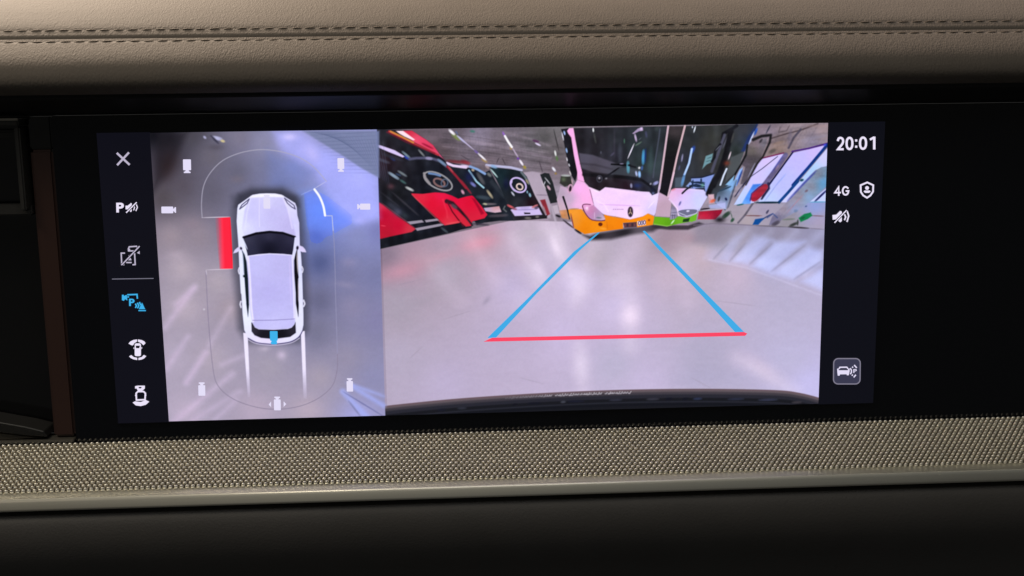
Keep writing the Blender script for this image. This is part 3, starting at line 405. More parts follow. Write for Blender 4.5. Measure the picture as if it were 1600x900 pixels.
# ---- own bumper along the lower edge ----
bt = smooth([(600, 634.5), (640, 630), (725, 622), (850, 614), (975, 609), (1100, 607.5), (1210, 609.5), (1250, 614), (1282, 622)], False, 6)
poly(bt + [(1300, 660), (590, 670)], (100, 86, 94), 1.2); dn = lambda k: [(x, y + k) for x, y in bt]
poly(dn(4.5) + [(1300, 660), (590, 670)], (64, 58, 68), 2.2); poly(dn(8.5) + [(1300, 660), (590, 670)], (38, 38, 50), 2.2); poly(dn(14) + [(1300, 660), (590, 670)], (22, 23, 31), 1.6)
line(dn(20), 2.0, (44, 46, 60), 1.8, .7); line(dn(24), 3.4, (16, 18, 28), 1.8, .9); line(dn(1), 1.4, (120, 84, 96), 1.2, .6)
for x, w_, c in ((690, 12, (22, 24, 40)), (722, 14, (44, 46, 60)), (805, 8, (18, 18, 30)), (835, 22, (18, 20, 34)), (880, 8, (64, 66, 80)), (900, 26, (24, 26, 44)), (962, 20, (44, 46, 62)), (1045, 12, (16, 18, 32)), (1071, 10, (16, 18, 32)), (1020, 20, (52, 52, 66)), (1090, 14, (42, 50, 80)), (1150, 26, (40, 44, 66)), (1200, 30, (48, 52, 76)), (1245, 16, (58, 54, 62))):
    yb = float(np.interp(x, [p[0] for p in bt], [p[1] for p in bt])) + 15.5
    line([(x - w_ / 2, yb + .4), (x + w_ / 2, yb - .3)], 3.6, c, 1.5, .9)
lr = np.random.RandomState(5); tx = 984.0
while tx > 790:                                # mirrored lettering, too small to read
    ty = float(np.interp(tx, [p[0] for p in bt], [p[1] for p in bt])) + 4.6; h = lr.choice([2.2, 2.2, 2.6, 4.2]); a_ = min(1, (tx - 770) / 120)
    line([(tx + h * .5, ty - h / 2), (tx, ty + h * .35), (tx - 2, ty + h * .3)], 1.2, (206, 200, 214), .7, .8 * a_)
    if lr.rand() < .5: line([(tx - 2.2, ty - .6), (tx - 1, ty + 1)], 1.0, (196, 190, 206), .7, .7 * a_)
    tx -= 3.2 + lr.rand() * 1.6 + (4 if lr.rand() < .08 else 0)

# ---- surround view: floor from above ----
poly([(228, 196), (588.6, 196), (602.6, 670), (250, 670)], [
    ((240, 212), (30, 30, 38)), ((262, 215), (46, 45, 54)), ((300, 212), (84, 80, 92)), ((330, 245), (112, 106, 122)), ((375, 215), (128, 122, 146)), ((410, 225), (140, 138, 172)), ((445, 220), (160, 158, 216)), ((475, 235), (170, 166, 226)),
    ((262, 250), (70, 62, 72)), ((285, 290), (96, 88, 102)), ((255, 310), (92, 84, 92)), ((330, 300), (104, 100, 120)), ((370, 270), (108, 106, 130)), ((420, 260), (118, 120, 158)), ((460, 260), (128, 140, 206)), ((440, 290), (106, 112, 156)),
    ((510, 255), (160, 164, 238)), ((560, 280), (170, 174, 250)), ((540, 330), (160, 168, 248)), ((580, 330), (166, 172, 246)), ((500, 330), (118, 150, 238)), ((560, 370), (134, 140, 196)), ((590, 360), (122, 126, 190)), ((495, 370), (96, 116, 196)), ((500, 410), (86, 96, 150)), ((545, 430), (124, 124, 168)),
    ((585, 430), (122, 124, 172)), ((268, 370), (158, 142, 156)), ((310, 370), (150, 136, 152)), ((285, 420), (180, 164, 180)), ((340, 440), (176, 162, 178)), ((290, 480), (182, 166, 184)), ((360, 480), (168, 152, 168)), ((270, 560), (178, 164, 188)), ((330, 560), (176, 162, 182)), ((290, 640), (184, 168, 192)),
    ((500, 470), (108, 108, 144)), ((495, 520), (122, 120, 152)), ((550, 480), (140, 134, 172)), ((590, 500), (134, 130, 176)), ((540, 560), (150, 142, 172)), ((585, 590), (142, 140, 184)), ((500, 590), (166, 154, 176)), ((420, 575), (164, 154, 176)), ((400, 640), (182, 164, 188)), ((480, 640), (182, 164, 184)), ((560, 650), (160, 160, 216))], .5, 1)
poly(B1((910, 55), (1360, 55), (1360, 330), (1250, 270), (1130, 190), (1000, 110)), (120, 130, 172), 2.5, .9)
for k in range(26):
    a = B1((930 + k * 18, 60 + k * 2), (1120 + k * 12, 60 + k * 13)); line(a, .7, (86, 98, 140), .8, .35)
for k in range(12): line(B1((960 + k * 14, 80 + k * 20), (1350, 60 + k * 22)), .7, (86, 98, 140), .8, .4)
poly(B1((60, 60), (240, 60), (180, 180), (100, 330), (30, 420)), (40, 36, 44), 10, .55)
poly(B1((740, 60), (900, 60), (1010, 150), (1330, 340), (1360, 560), (1230, 600), (1080, 480), (990, 300), (800, 180)), (168, 172, 250), 12, .55)
poly(B1((700, 170), (980, 290), (900, 400), (720, 380)), (116, 130, 200), 14, .5); poly(B1((890, 420), (980, 400), (1230, 590), (1080, 660), (920, 620)), (110, 142, 232), 14, .6)
for c, rx, ry, col, al, an in [((452, 214), 12, 6, (206, 196, 244), .7, 0), ((488, 240), 10, 16, (196, 186, 240), .5, -30), ((560, 345), 12, 6, (176, 176, 246), .6, 0), ((545, 410), 14, 8, (150, 142, 184), .5, 0), ((300, 350), 18, 12, (150, 132, 148), .5, 0), ((275, 400), 16, 10, (186, 168, 186), .5, 0),
        ((370, 280), 12, 6, (128, 116, 132), .5, 0), ((262, 262), 14, 26, (60, 44, 46), .5, 20), ((540, 445), 18, 6, (158, 148, 182), .4, 10), ((440, 555), 8, 8, (206, 188, 214), .7, 0), ((413, 545), 9, 5, (200, 184, 206), .5, 0), ((480, 450), 5, 18, (150, 140, 176), .4, 0)]:
    blob(c, rx, ry, col, al, an)
for a, b, wd, al in (((100, 330), (270, 100), 7, .45), ((110, 560), (230, 380), 6, .4), ((220, 640), (330, 470), 7, .55), ((350, 430), (470, 220), 6, .35), ((150, 860), (480, 590), 7, .45), ((260, 850), (520, 690), 6, .35), ((380, 850), (500, 740), 5, .4), ((420, 540), (540, 490), 5, .4), ((160, 200), (260, 110), 6, .4)):
    line(B2(a, b), wd + 1.5, (212, 190, 220), 8, al * .95)
for a, b, wd in (((1100, 690), (1240, 840), 9), ((1150, 660), (1330, 770), 7), ((1120, 640), (1340, 720), 4)): line(B2(a, b), wd, (160, 172, 240), 5, .7)
line(B2((1100, 690), (1330, 830)), 1.8, (110, 112, 170), 1.6, .8); line(B2((1130, 740), (1200, 830)), 2.4, (112, 112, 160), 2, .6)
line(B1((330, 85), (345, 100)), 3, (168, 166, 206), 1.4); line(B1((380, 90), (440, 105)), 5, (176, 176, 214), 1.8); line(B1((370, 80), (420, 130)), 3, (70, 68, 90), 1.6); line(B1((430, 110), (455, 118)), 3.4, (206, 190, 140), 1.4); blob(B1((400, 150))[0], 14, 5, (90, 84, 98), .6)
blob(B2((320, 228))[0], 1.6, 1.6, (206, 200, 214), .9)
# shadow that the picture shows round the car
poly(T13((120, 160), (380, 30), (820, 30), (1090, 170), (1130, 500), (1150, 900)) + T15((1190, 0), (1180, 500), (1050, 680), (330, 690), (200, 480), (170, 0)) + T13((100, 900), (110, 480)), (74, 74, 92), 11, .72)
poly(T13((200, 120), (380, 60), (820, 60), (1020, 150), (1060, 300), (160, 300)), (58, 58, 74), 7, .6)
# guide frame lines
gl = (172, 168, 190)
line(smooth(B1((322, 562), (318, 480), (330, 380), (370, 300), (440, 230), (530, 188), (620, 168), (700, 165), (800, 180), (900, 215), (980, 270), (1050, 350)), False), 1.2, gl, .8, .9)
line(B1((1050, 350), (975, 395)), 1.2, (200, 196, 224), .8, .9); line(B1((975, 395), (900, 430)), 1.4, (150, 170, 240), 1, .6)
line(B1((1042, 552), (1083, 552), (1090, 640)), 1.2, (190, 196, 230), .8, .9); line(B1((1090, 640), (1096, 720), (1102, 900)) + B2((1058, 100), (1070, 480)), 1.1, (150, 148, 186), .8, .8)
line(smooth(B2((1070, 480), (1068, 570), (1040, 660), (960, 730), (850, 775), (720, 790), (600, 775), (480, 730), (400, 660), (370, 560), (345, 300), (330, 20)), False), 1.2, (142, 130, 158), .8, .9)
poly(B1((395, 562), (486, 560), (501, 863), (425, 866)), (255, 52, 76), .8, 1, None, (B1((400, 700))[0], B1((452, 700))[0])); line(B1((485, 562), (500, 862)), 1.6, (255, 40, 56), .8)
line(B1((320, 563), (486, 558)), 1.6, (226, 216, 232), .8); line(B1((345, 869), (501, 863)), 1.4, (216, 206, 222), .8); line(B1((345, 869), (349, 900)), 1.2, (190, 180, 200), .8)
line(smooth(B1((980, 397), (1010, 440), (1032, 495), (1042, 550)), False), 3, (246, 246, 255), .8)
for q, f in ((B2((540, 360), (565, 362), (580, 722), (566, 722)), (B2((570, 740))[0], B2((555, 560))[0])), (B2((864, 352), (886, 350), (898, 732), (880, 732)), (B2((890, 750))[0], B2((876, 560))[0]))): poly(q, (226, 218, 244), .9, .95, None, f)

# ---- the car seen from above ----
OUT = T13((400, 130), (500, 113), (600, 108), (720, 111), (810, 128), (1000, 245), (1022, 300), (1032, 420), (1058, 520), (1066, 830)) + T14((1082, 150), (1098, 400), (1110, 800)) + T15((1117, 280), (1117, 430), (1095, 530), (1040, 610), (930, 672), (700, 702), (460, 685), (340, 615), (285, 500), (262, 280), (245, 0)) + T14((236, 700), (218, 400), (206, 100)) + T13((202, 830), (178, 500), (188, 320), (200, 270))
poly(OUT, [(T13((250, 500))[0], (214, 216, 250)), (T13((1000, 500))[0], (200, 196, 240)), (T14((250, 400))[0], (212, 216, 246)), (T14((1075, 500))[0], (206, 208, 244)), (T15((300, 300))[0], (216, 220, 250)), (T15((1080, 300))[0], (214, 214, 246)), (T15((600, 660))[0], (216, 206, 244)), (T13((600, 130))[0], (224, 222, 250))], .9, 1, 7)
poly(T13((370, 175), (600, 160), (830, 165), (890, 330), (990, 620), (1010, 715), (830, 650), (640, 632), (450, 655), (290, 715), (250, 600), (290, 340)), [(T13((400, 400))[0], (194, 190, 238)), (T13((700, 400))[0], (188, 182, 232)), (T13((900, 560))[0], (186, 178, 228)), (T13((300, 600))[0], (206, 206, 246)), (T13((620, 220))[0], (200, 196, 238))], 2)
line(T13((500, 150), (495, 400), (500, 580)), 1.2, (214, 208, 244), 1, .8); line(T13((830, 170), (900, 340), (960, 600)), 2, (212, 204, 244), 1.6, .8); line(T13((370, 180), (320, 400), (290, 640)), 2, (212, 212, 248), 1.6, .7); line(T13((380, 155), (600, 135), (830, 150)), 2, (230, 228, 252), 1.2, .8)
for q in (T13((220, 330), (250, 272), (355, 188), (325, 250), (260, 300), (220, 330)), T13((1002, 330), (985, 278), (850, 175), (890, 245), (950, 300), (1002, 330))): line(q, 1.4, (84, 80, 116), .8)
WS = T13((268, 735), (450, 658), (640, 634), (830, 652), (1002, 725)) + T14((968, 166), (830, 150), (640, 143), (480, 155), (332, 180))
poly(WS, [(T13((330, 780))[0], (66, 66, 92)), (T13((640, 720))[0], (62, 60, 88)), (T13((640, 860))[0], (34, 34, 54)), (T13((950, 780))[0], (58, 56, 84)), (T14((640, 110))[0], (26, 26, 44)), (T14((380, 120))[0], (56, 56, 82)), (T14((900, 120))[0], (44, 42, 66))], .9)
line(T13((275, 728), (450, 674), (640, 652), (830, 668), (995, 722)), 3.6, (26, 25, 38), .9); line(T13((260, 740), (330, 900)), 2.6, (216, 222, 250), .9); line(T14((285, 20), (330, 180)), 2.4, (222, 226, 250), .9); line(T13((1005, 735), (985, 900)) + T14((970, 165)), 2.4, (206, 206, 240), .9)
poly(T14((250, 90), (290, 160), (318, 260), (340, 500), (350, 800)) + T15((352, 150), (338, 320), (312, 130)) + T14((312, 830), (292, 560), (276, 300), (262, 150)), (26, 42, 54), .9); line(T14((268, 120), (278, 430)), 1.2, (150, 166, 190), .8, .8); line(T14((275, 450), (292, 480)), 3, (24, 44, 44), 1)
poly(T14((1005, 150), (1030, 70), (1045, 400), (1048, 800)) + T15((1052, 150), (1046, 320), (1010, 130)) + T14((1008, 700), (985, 400), (985, 240)), (28, 26, 36), .9); line(T14((1025, 110), (1040, 430)), 1.6, (196, 184, 186), .9); line(T14((1045, 500), (1048, 820)), 1.2, (190, 176, 186), .9); line(T14((1030, 440), (1042, 490)), 2.4, (40, 32, 40), 1)
ROOF = T14((332, 180), (480, 157), (640, 147), (830, 152), (968, 168), (985, 300), (990, 600)) + T15((1000, 150), (1002, 370), (985, 430), (935, 472), (820, 492), (640, 496), (490, 488), (430, 455), (395, 390), (372, 250), (352, 0)) + T14((340, 500), (325, 280))
poly(ROOF, [(T14((500, 300))[0], (188, 184, 236)), (T14((800, 300))[0], (184, 178, 230)), (T14((640, 700))[0], (180, 174, 230)), (T15((600, 200))[0], (184, 180, 234)), (T15((700, 430))[0], (192, 188, 238))], .9)
line(T14((340, 200), (365, 500), (385, 900)) + T15((410, 380)), 2.8, (222, 216, 250), 1.3, .9); line(T14((960, 190), (972, 500), (985, 900)) + T15((990, 350)), 2, (220, 214, 248), 1.2, .9); line(T14((920, 200), (945, 900)), 1.2, (206, 190, 236), 1, .7); line(T14((332, 182), (640, 150), (968, 170)), 1.2, (222, 218, 250), .8, .8)
line(T15((405, 365), (700, 362), (992, 345)), 1, (140, 130, 190), .8)
poly(T15((385, 392), (400, 405), (435, 465), (490, 492), (700, 500), (900, 486), (950, 468), (990, 425), (1005, 385), (1012, 540), (930, 598), (700, 628), (520, 612), (430, 575), (388, 520)), [(T15((420, 500))[0], (62, 58, 74)), (T15((550, 560))[0], (36, 33, 46)), (T15((800, 560))[0], (32, 30, 42)), (T15((980, 500))[0], (54, 50, 66))], .9)
line(smooth(T15((345, 618), (460, 676), (600, 695), (720, 698), (930, 668), (1050, 600), (1100, 520)), False), 1.4, (88, 78, 128), .8); line(smooth(T15((340, 635), (460, 692), (700, 714), (940, 682), (1060, 615)), False), 1.6, (196, 186, 220), .9, .8)
poly(T14((128, 145), (150, 95), (190, 60), (235, 45), (238, 95), (180, 130)), (204, 196, 234), .9, 1, 7); line(T14((235, 55), (245, 90)), 3, (40, 36, 56), .9); poly(T14((1055, 28), (1110, 50), (1140, 85), (1158, 128), (1100, 125), (1052, 100)), (208, 198, 238), .9, 1, 7); line(T14((1035, 40), (1030, 90)), 3.4, (44, 36, 56), .9)
for q in (T14((215, 345), (203, 385), (215, 430)), T14((235, 820), (228, 860), (240, 890)), T14((1095, 330), (1110, 370), (1100, 412)), T14((1120, 800), (1135, 850), (1120, 890)), T15((240, 100), (228, 140), (240, 185)), T15((1115, 90), (1135, 130), (1115, 170))): line(smooth(q, False), 2, (206, 204, 226), .9)

# fine unevenness of a camera picture on a panel
def box_blur(a):
    b = np.pad(a, ((1, 1), (1, 1), (0, 0)), 'edge')
    h = (b[:, :-2] + 2 * b[:, 1:-1] + b[:, 2:]) / 4
    return (h[:-2] + 2 * h[1:-1] + h[2:]) / 4
g5 = (np.isin(idmap, (5, 6)) & (canvas.mean(2) > .6) & (canvas[..., 2] > .6))[..., None]
canvas = np.where(g5, np.clip(canvas * 1.07, 0, 1), canvas).astype(np.float32)
lum = canvas.mean(2); dk = np.clip((.36 - lum) / .2, 0, 1) * np.isin(idmap, (1, 2, 3, 5, 6))
streak = vnoise(60, .22) + .8 * vnoise(30, .3) + .7 * vnoise(9)          # reflections smeared over the windscreens
canvas += (dk * np.clip(streak, -.5, 1.4) * .06)[..., None] * np.array([.92, 1.0, 1.12], np.float32)
up_ = (idmap == 0) * np.clip((.66 - lum) / .1, 0, 1) * np.clip((cpt((900, 352))[1] - YY) / 12, 0, 1) * (XX > cpt((592, 300))[0] + 3)
canvas *= (1 + up_ * (.18 * vnoise(5, 6) + .14 * vnoise(16, 2) + .08 * vnoise(3)))[..., None]
canvas = canvas * .3 + box_blur(canvas) * .7
gy = canvas.mean(2, keepdims=True); sat = 1 - np.where(XX < (-.0448 - PX0) * PPM, .22, .12 * (YY > cpt((900, 358))[1]))[..., None] * (np.ptp(canvas, axis=2) < .35)[..., None]
canvas = (gy + (canvas - gy) * sat).astype(np.float32)
lf = XX < (-.0448 - PX0) * PPM; canvas[lf] = np.clip(.60 + (canvas[lf] - .60) * 1.14, 0, 1)
hot = np.clip(canvas - .72, 0, 1)
for _ in range(5): hot = box_blur(hot)
canvas += hot * .22
canvas += .5 * (canvas - box_blur(box_blur(canvas)))                  # an over-sharpened video picture
tex = vnoise(3) * .7 + vnoise(7, 2) * .6 + vnoise(26, 2) * .3
canvas *= (1 + 0.03 * tex)[..., None]; canvas += (prng.rand(CH, CW, 3).astype(np.float32) - .5) * 0.012
canvas = np.clip(canvas, 0, 1)

# ------------------------------------------------------------------ materials
def srgb(c):
    a = np.asarray(c, np.float64) / 255.0
    return np.where(a <= .04045, a / 12.92, ((a + .055) / 1.055) ** 2.4)
def mat(name, col=(.5, .5, .5), rough=.5, metal=0.0, spec=.5, emit=None, strength=1.0):
    mt = bpy.data.materials.new(name); mt.use_nodes = True; b = mt.node_tree.nodes['Principled BSDF']
    b.inputs['Base Color'].default_value = (*col, 1); b.inputs['Roughness'].default_value = rough
    b.inputs['Metallic'].default_value = metal; b.inputs['Specular IOR Level'].default_value = spec
    if emit is not None:
        b.inputs['Emission Color'].default_value = (*srgb(emit), 1); b.inputs['Emission Strength'].default_value = strength
    return mt
def nodes(mt): return mt.node_tree.nodes, mt.node_tree.links, mt.node_tree.nodes['Principled BSDF']
def grain(mt, scale, dist, strength, colvar=None, kind='VORONOI', stretch=(1, 1, 1)):
    N, L, b = nodes(mt); tc = N.new('ShaderNodeTexCoord'); mp = N.new('ShaderNodeMapping'); mp.inputs['Scale'].default_value = stretch
    L.new(tc.outputs['Object'], mp.inputs['Vector'])
    if kind == 'VORONOI':
        t = N.new('ShaderNodeTexVoronoi'); t.feature = 'SMOOTH_F1'; t.inputs['Scale'].default_value = scale; h = t.outputs['Distance']
    else:
        t = N.new('ShaderNodeTexNoise'); t.inputs['Scale'].default_value = scale; t.inputs['Detail'].default_value = 6; h = t.outputs['Fac']
    L.new(mp.outputs[0], t.inputs['Vector'])
    n2 = N.new('ShaderNodeTexNoise'); n2.inputs['Scale'].default_value = scale * .45; n2.inputs['Detail'].default_value = 5
    L.new(mp.outputs[0], n2.inputs['Vector'])
    ad = N.new('ShaderNodeMath'); ad.operation = 'ADD'; L.new(h, ad.inputs[0]); L.new(n2.outputs['Fac'], ad.inputs[1])
    bp = N.new('ShaderNodeBump'); bp.inputs['Strength'].default_value = strength; bp.inputs['Distance'].default_value = dist
    L.new(ad.outputs[0], bp.inputs['Height']); L.new(bp.outputs[0], b.inputs['Normal'])
    if colvar:
        n3 = N.new('ShaderNodeTexNoise'); n3.inputs['Scale'].default_value = colvar[0]; n3.inputs['Detail'].default_value = 6; L.new(tc.outputs['Object'], n3.inputs['Vector'])
        mx = N.new('ShaderNodeMix'); mx.data_type = 'RGBA'; mx.inputs[6].default_value = (*colvar[1], 1); mx.inputs[7].default_value = (*colvar[2], 1)
        L.new(n3.outputs['Fac'], mx.inputs[0]); L.new(mx.outputs[2], b.inputs['Base Color'])
    return mt
M = {}
M['leather'] = grain(mat('brown_leather', (.087, .075, .064), .72, 0, .05), 1500, .00018, .62, (60, (.077, .067, .057), (.098, .085, .073)), 'VORONOI', (1.5, .7, .7))
M['thread'] = grain(mat('sewing_thread', (.088, .070, .054), .75, 0, .15), 2600, .0001, .6)
M['dark_pad'] = grain(mat('charcoal_soft_plastic', (.045, .042, .040), .6, 0, .25), 1500, .00012, .5, (50, (.038, .036, .034), (.050, .047, .045)))
M['gloss_black'] = mat('piano_black', (.004, .004, .0045), .12, 0, .5)
M['brow'] = mat('satin_black_brow', (.005, .005, .006), .34, 0, .2)
M['glass'] = mat('black_display_glass', (.0030, .0036, .0056), .10, 0, .35)
M['bead'] = grain(mat('champagne_metal_mesh', (.80, .76, .67), .36, .95, .5), 900, .00003, .3, None, 'NOISE')
M['plate'] = mat('dark_mesh_backing', (.10, .088, .07), .5, .3, .4)
M['satin'] = grain(mat('satin_aluminium', (.80, .78, .69), .32, .95, .5), 700, .00002, .25, None, 'NOISE', (.05, 1, 1))
M['satin_front'] = grain(mat('satin_aluminium_edge', (.80, .78, .68), .42, .5, .5), 700, .00002, .25, None, 'NOISE', (.05, 1, 1))
M['brown_reflection'] = mat('gloss_trim_brown_reflection', (.038, .018, .014), .3, 0, .5)  # brown reflection on the glossy pillar, put into its base colour
M['dim_trim'] = mat('dark_bronze_trim', (.055, .048, .038), .4, .4, .4)
M['dim_plastic'] = grain(mat('dark_grey_plastic', (.028, .027, .025), .35, 0, .4), 1200, .0001, .4)
M['sweep'] = mat('black_sweep_plastic', (.013, .0125, .012), .45, 0, .3)
M['steel'] = mat('dull_steel_edge', (.30, .28, .24), .35, .9, .5)

# ------------------------------------------------------------------ builders
def link(name, verts, faces, material, parent=None, smooth_shade=False):
    me = bpy.data.meshes.new(name); me.from_pydata([tuple(v) for v in verts], [], [tuple(f) for f in faces]); me.update()
    if smooth_shade: me.polygons.foreach_set('use_smooth', [True] * len(me.polygons))
    if material: me.materials.append(material)
    o = bpy.data.objects.new(name, me); C.objects.link(o); o.parent = parent
    return o
def tag(o, label=None, cat=None, group=None, kind=None):
    if cat and not kind: kind = 'thing'
    for k, v in (('label', label), ('category', cat), ('group', group), ('kind', kind)):
        if v: o[k] = v
    return o
def empty(name, loc, label, cat):
    o = bpy.data.objects.new(name, None); C.objects.link(o); o.empty_display_size = .02; tag(o, label, cat)
    return o
def sweep(name, prof, x0, x1, nx, material, parent=None, closed=False, wob=None):
    """A cross-section of (y, z) points run along the dashboard."""
    xs = np.linspace(x0, x1, nx + 1); n = len(prof); V = []; F = []
    for x in xs:
        for k, (y, z) in enumerate(prof):
            d = wob(x, k) if wob else 0.0; V.append((x, y, z + d))
    for i in range(nx):
        for k in range(n if closed else n - 1):
            k2 = (k + 1) % n; F.append((i * n + k, i * n + k2, (i + 1) * n + k2, (i + 1) * n + k))
    if closed: F.append(tuple(range(n))[::-1]); F.append(tuple((nx * n + k) for k in range(n)))
    o = link(name, V, F, material, parent, True)
    bm = bmesh.new(); bm.from_mesh(o.data); bmesh.ops.recalc_face_normals(bm, faces=bm.faces); bm.to_mesh(o.data); bm.free()
    for p in o.data.polygons: p.use_smooth = len(p.vertices) == 4
    return o
def fine(prof, n=4): return smooth(prof, False, n)
def box(name, x0, x1, y0, y1, z0, z1, material, parent=None, bevel=0.0):
    bm = bmesh.new(); bmesh.ops.create_cube(bm, size=1)
    for v in bm.verts: v.co = Vector(((x0 + x1) / 2 + v.co.x * (x1 - x0), (y0 + y1) / 2 + v.co.y * (y1 - y0), (z0 + z1) / 2 + v.co.z * (z1 - z0)))
    if bevel: bmesh.ops.bevel(bm, geom=bm.edges[:], offset=bevel, segments=2, affect='EDGES')
    me = bpy.data.meshes.new(name); bm.to_mesh(me); bm.free(); me.materials.append(material)
    o = bpy.data.objects.new(name, me); C.objects.link(o); o.parent = parent
    return o

# ------------------------------------------------------------------ leather dashboard top
XL, XR = -0.235, 0.255
pad = empty('dashboard_pad', (0, 0, 0), 'brown leather dashboard top with a double row of stitching along its seam', 'dashboard')
def groove(prof, y, w, d):                     # press a narrow furrow into a profile
    return [(a, b - d * math.exp(-((a - y) / w) ** 2)) for a, b in prof]
up = fine([(-.0001, .0868), (.0002, .0885), (.0009, .0896), (.0020, .0905), (.0040, .0921), (.0070, .0941), (.012, .0969), (.020, .1008), (.032, .1056), (.050, .1112), (.080, .118), (.14, .124), (.24, .126)], 6)
lo = fine([(-.0001, .0868), (-.0004, .0878), (-.0009, .0882), (-.0018, .0877), (-.0045, .0860), (-.008, .0836), (-.0112, .0811), (-.0136, .0787), (-.0152, .0762), (-.0158, .0742), (-.0157, .0724), (-.0148, .0708), (-.0130, .0695), (-.0105, .0687), (-.0070, .0683)], 6)
SU, SL = .0034, -.0024
sweep('upper_leather', groove(up, SU, .00045, .00016), XL, XR, 60, M['leather'], pad)
sweep('front_leather', groove(lo, SL, .00045, .00016), XL, XR, 60, M['leather'], pad)
def prof_at(prof, y):
    q = sorted(prof); return float(np.interp(y, [a for a, _ in q], [b for _, b in q]))
zu = prof_at([p for p in up if p[0] > .0003], SU) - .00019; zl = prof_at([p for p in lo if -.010 < p[0] < -.001], SL) - .00019
def stitch_mesh():
    V = []; F = []; ns, nr = 8, 6
    for i in range(ns + 1):
        t = i / ns; x = (t - .5) * .0042; lift = .00016 * math.sin(math.pi * t) - .00022 * (2 * t - 1) ** 6
        r = .00027 * (.35 + .65 * math.sin(math.pi * min(max(t, .06), .94)) ** .35)
        for k in range(nr):
            a = 2 * math.pi * k / nr; V.append((x, r * math.cos(a) + (t - .5) * .00034, lift + r * math.sin(a)))
    for i in range(ns):
        for k in range(nr): F.append((i * nr + k, i * nr + (k + 1) % nr, (i + 1) * nr + (k + 1) % nr, (i + 1) * nr + k))
    F.append(tuple(range(nr))[::-1]); F.append(tuple(ns * nr + k for k in range(nr)))
    return V, F
sv, sf = stitch_mesh(); first = None; rnd = random.Random(4)
PITCHS = .0049
for row, (y, z, ph) in enumerate(((SU, zu, 0.0), (SL, zl, .0021))):
    x = -.205 + ph
    while x < .224:
        if first is None: o = first = link('stitch', sv, sf, M['thread'], pad, True)
        else: o = first.copy(); C.objects.link(o); o.parent = pad
        o.location = (x + rnd.uniform(-.00015, .00015), y, z + rnd.uniform(-.00005, .00005)); o.rotation_euler = (math.radians(32), 0, math.radians(rnd.uniform(-2.5, 2.5)))
        s = rnd.uniform(.94, 1.05); o.scale = (s, 1, 1); x += PITCHS
# the black brow tucked under the leather edge, above the display
brow = sweep('brow_strip', [(-.0098, .0686), (-.0096, .0676), (-.0092, .0670), (-.0020, .0622), (-.0004, .0615), (.0010, .0613), (.004, .0613), (.004, .0640), (-.006, .0686)], XL, XR, 1, M['brow'], None, True)
for p in brow.data.polygons: p.use_smooth = False
tag(brow, 'black satin trim strip between the leather dashboard edge and the display', 'trim')

# ------------------------------------------------------------------ the display
disp = empty('dashboard_display', (0, 0, 0), 'wide black glass dashboard display showing parking camera views', 'display')
gl_ = box('glass_panel', -.1627, XR, .0012, .0100, -.0640, .0612, M['glass'], disp, .0006)
def flat(name, polys, y, material, parent):
    """Flat shapes lying in the display plane; polys in measured points."""
    V = []; F = []
    for q in polys:
        P = [plane_pt(*p) for p in q]; b = len(V); V += [(a, y, c) for a, c in P]
        for t in tessellate_polygon([[Vector((a, c, 0)) for a, c in P]]):
            i, j, k = t; n = (P[j][0] - P[i][0]) * (P[k][1] - P[i][1]) - (P[j][1] - P[i][1]) * (P[k][0] - P[i][0])
            F.append((b + i, b + j, b + k) if n > 0 else (b + i, b + k, b + j))
    return link(name, V, F, material, parent)
def strip(ps, wd, closed=False):
    """A mitred band along a polyline."""
    P = np.array(ps, float); n = len(P); L = []; R = []
    for i in range(n):
        a = P[(i - 1) % n] if (closed or i) else P[i]; c = P[(i + 1) % n] if (closed or i < n - 1) else P[i]
        d1 = P[i] - a; d2 = c - P[i]
        d1 = d1 / (np.linalg.norm(d1) + 1e-9) if np.linalg.norm(d1) > 1e-9 else None; d2 = d2 / np.linalg.norm(d2) if np.linalg.norm(d2) > 1e-9 else None
        if d1 is None: d1 = d2
        if d2 is None: d2 = d1
        t = d1 + d2; t = t / (np.linalg.norm(t) + 1e-9); nn = np.array([-t[1], t[0]]); s = wd / 2 / max(.5, abs(nn @ np.array([-d1[1], d1[0]])))
        L.append(tuple(P[i] + nn * s)); R.append(tuple(P[i] - nn * s))
    if closed: return [[L[i], L[(i + 1) % n], R[(i + 1) % n], R[i]] for i in range(n)]
    return [[L[i], L[i + 1], R[i + 1], R[i]] for i in range(n - 1)]
def arc(c, r, a0, a1, n=10, ry=None): return [(c[0] + r * math.cos(math.radians(a0 + (a1 - a0) * i / n)), c[1] + (ry or r) * math.sin(math.radians(a0 + (a1 - a0) * i / n))) for i in range(n + 1)]
def disc(c, r, ry=None): return arc(c, r, 0, 360 - 24, 14, ry)
def rrect(x0, y0, x1, y1, r, sk=0.0):
    q = arc((x1 - r, y0 + r), r, -90, 0, 5) + arc((x1 - r, y1 - r), r, 0, 90, 5) + arc((x0 + r, y1 - r), r, 90, 180, 5) + arc((x0 + r, y0 + r), r, 180, 270, 5)
    return [(x + sk * (y - y0), y) for x, y in q]
def lit(name, c, s=1.0): return mat(name, (.004, .004, .005), .12, 0, .35, c, s)
M['bar'] = lit('backlit_menu_black', (11, 11, 21)); M['bar_r'] = lit('backlit_status_black', (10, 11, 20))
M['ui_white'] = lit('screen_white', (236, 228, 250)); M['ui_soft'] = lit('screen_soft_white', (190, 182, 205)); M['ui_grey'] = lit('screen_grey', (118, 116, 132))
M['ui_cyan'] = lit('screen_cyan', (62, 178, 236)); M['ui_blue'] = lit('screen_guide_blue', (64, 172, 232)); M['ui_red'] = lit('screen_guide_red', (252, 72, 102))
M['ui_icon'] = lit('screen_icon_lilac', (228, 222, 248)); M['ui_bg'] = lit('screen_button_grey', (58, 58, 80)); M['ui_rim'] = lit('screen_button_rim', (128, 124, 142))

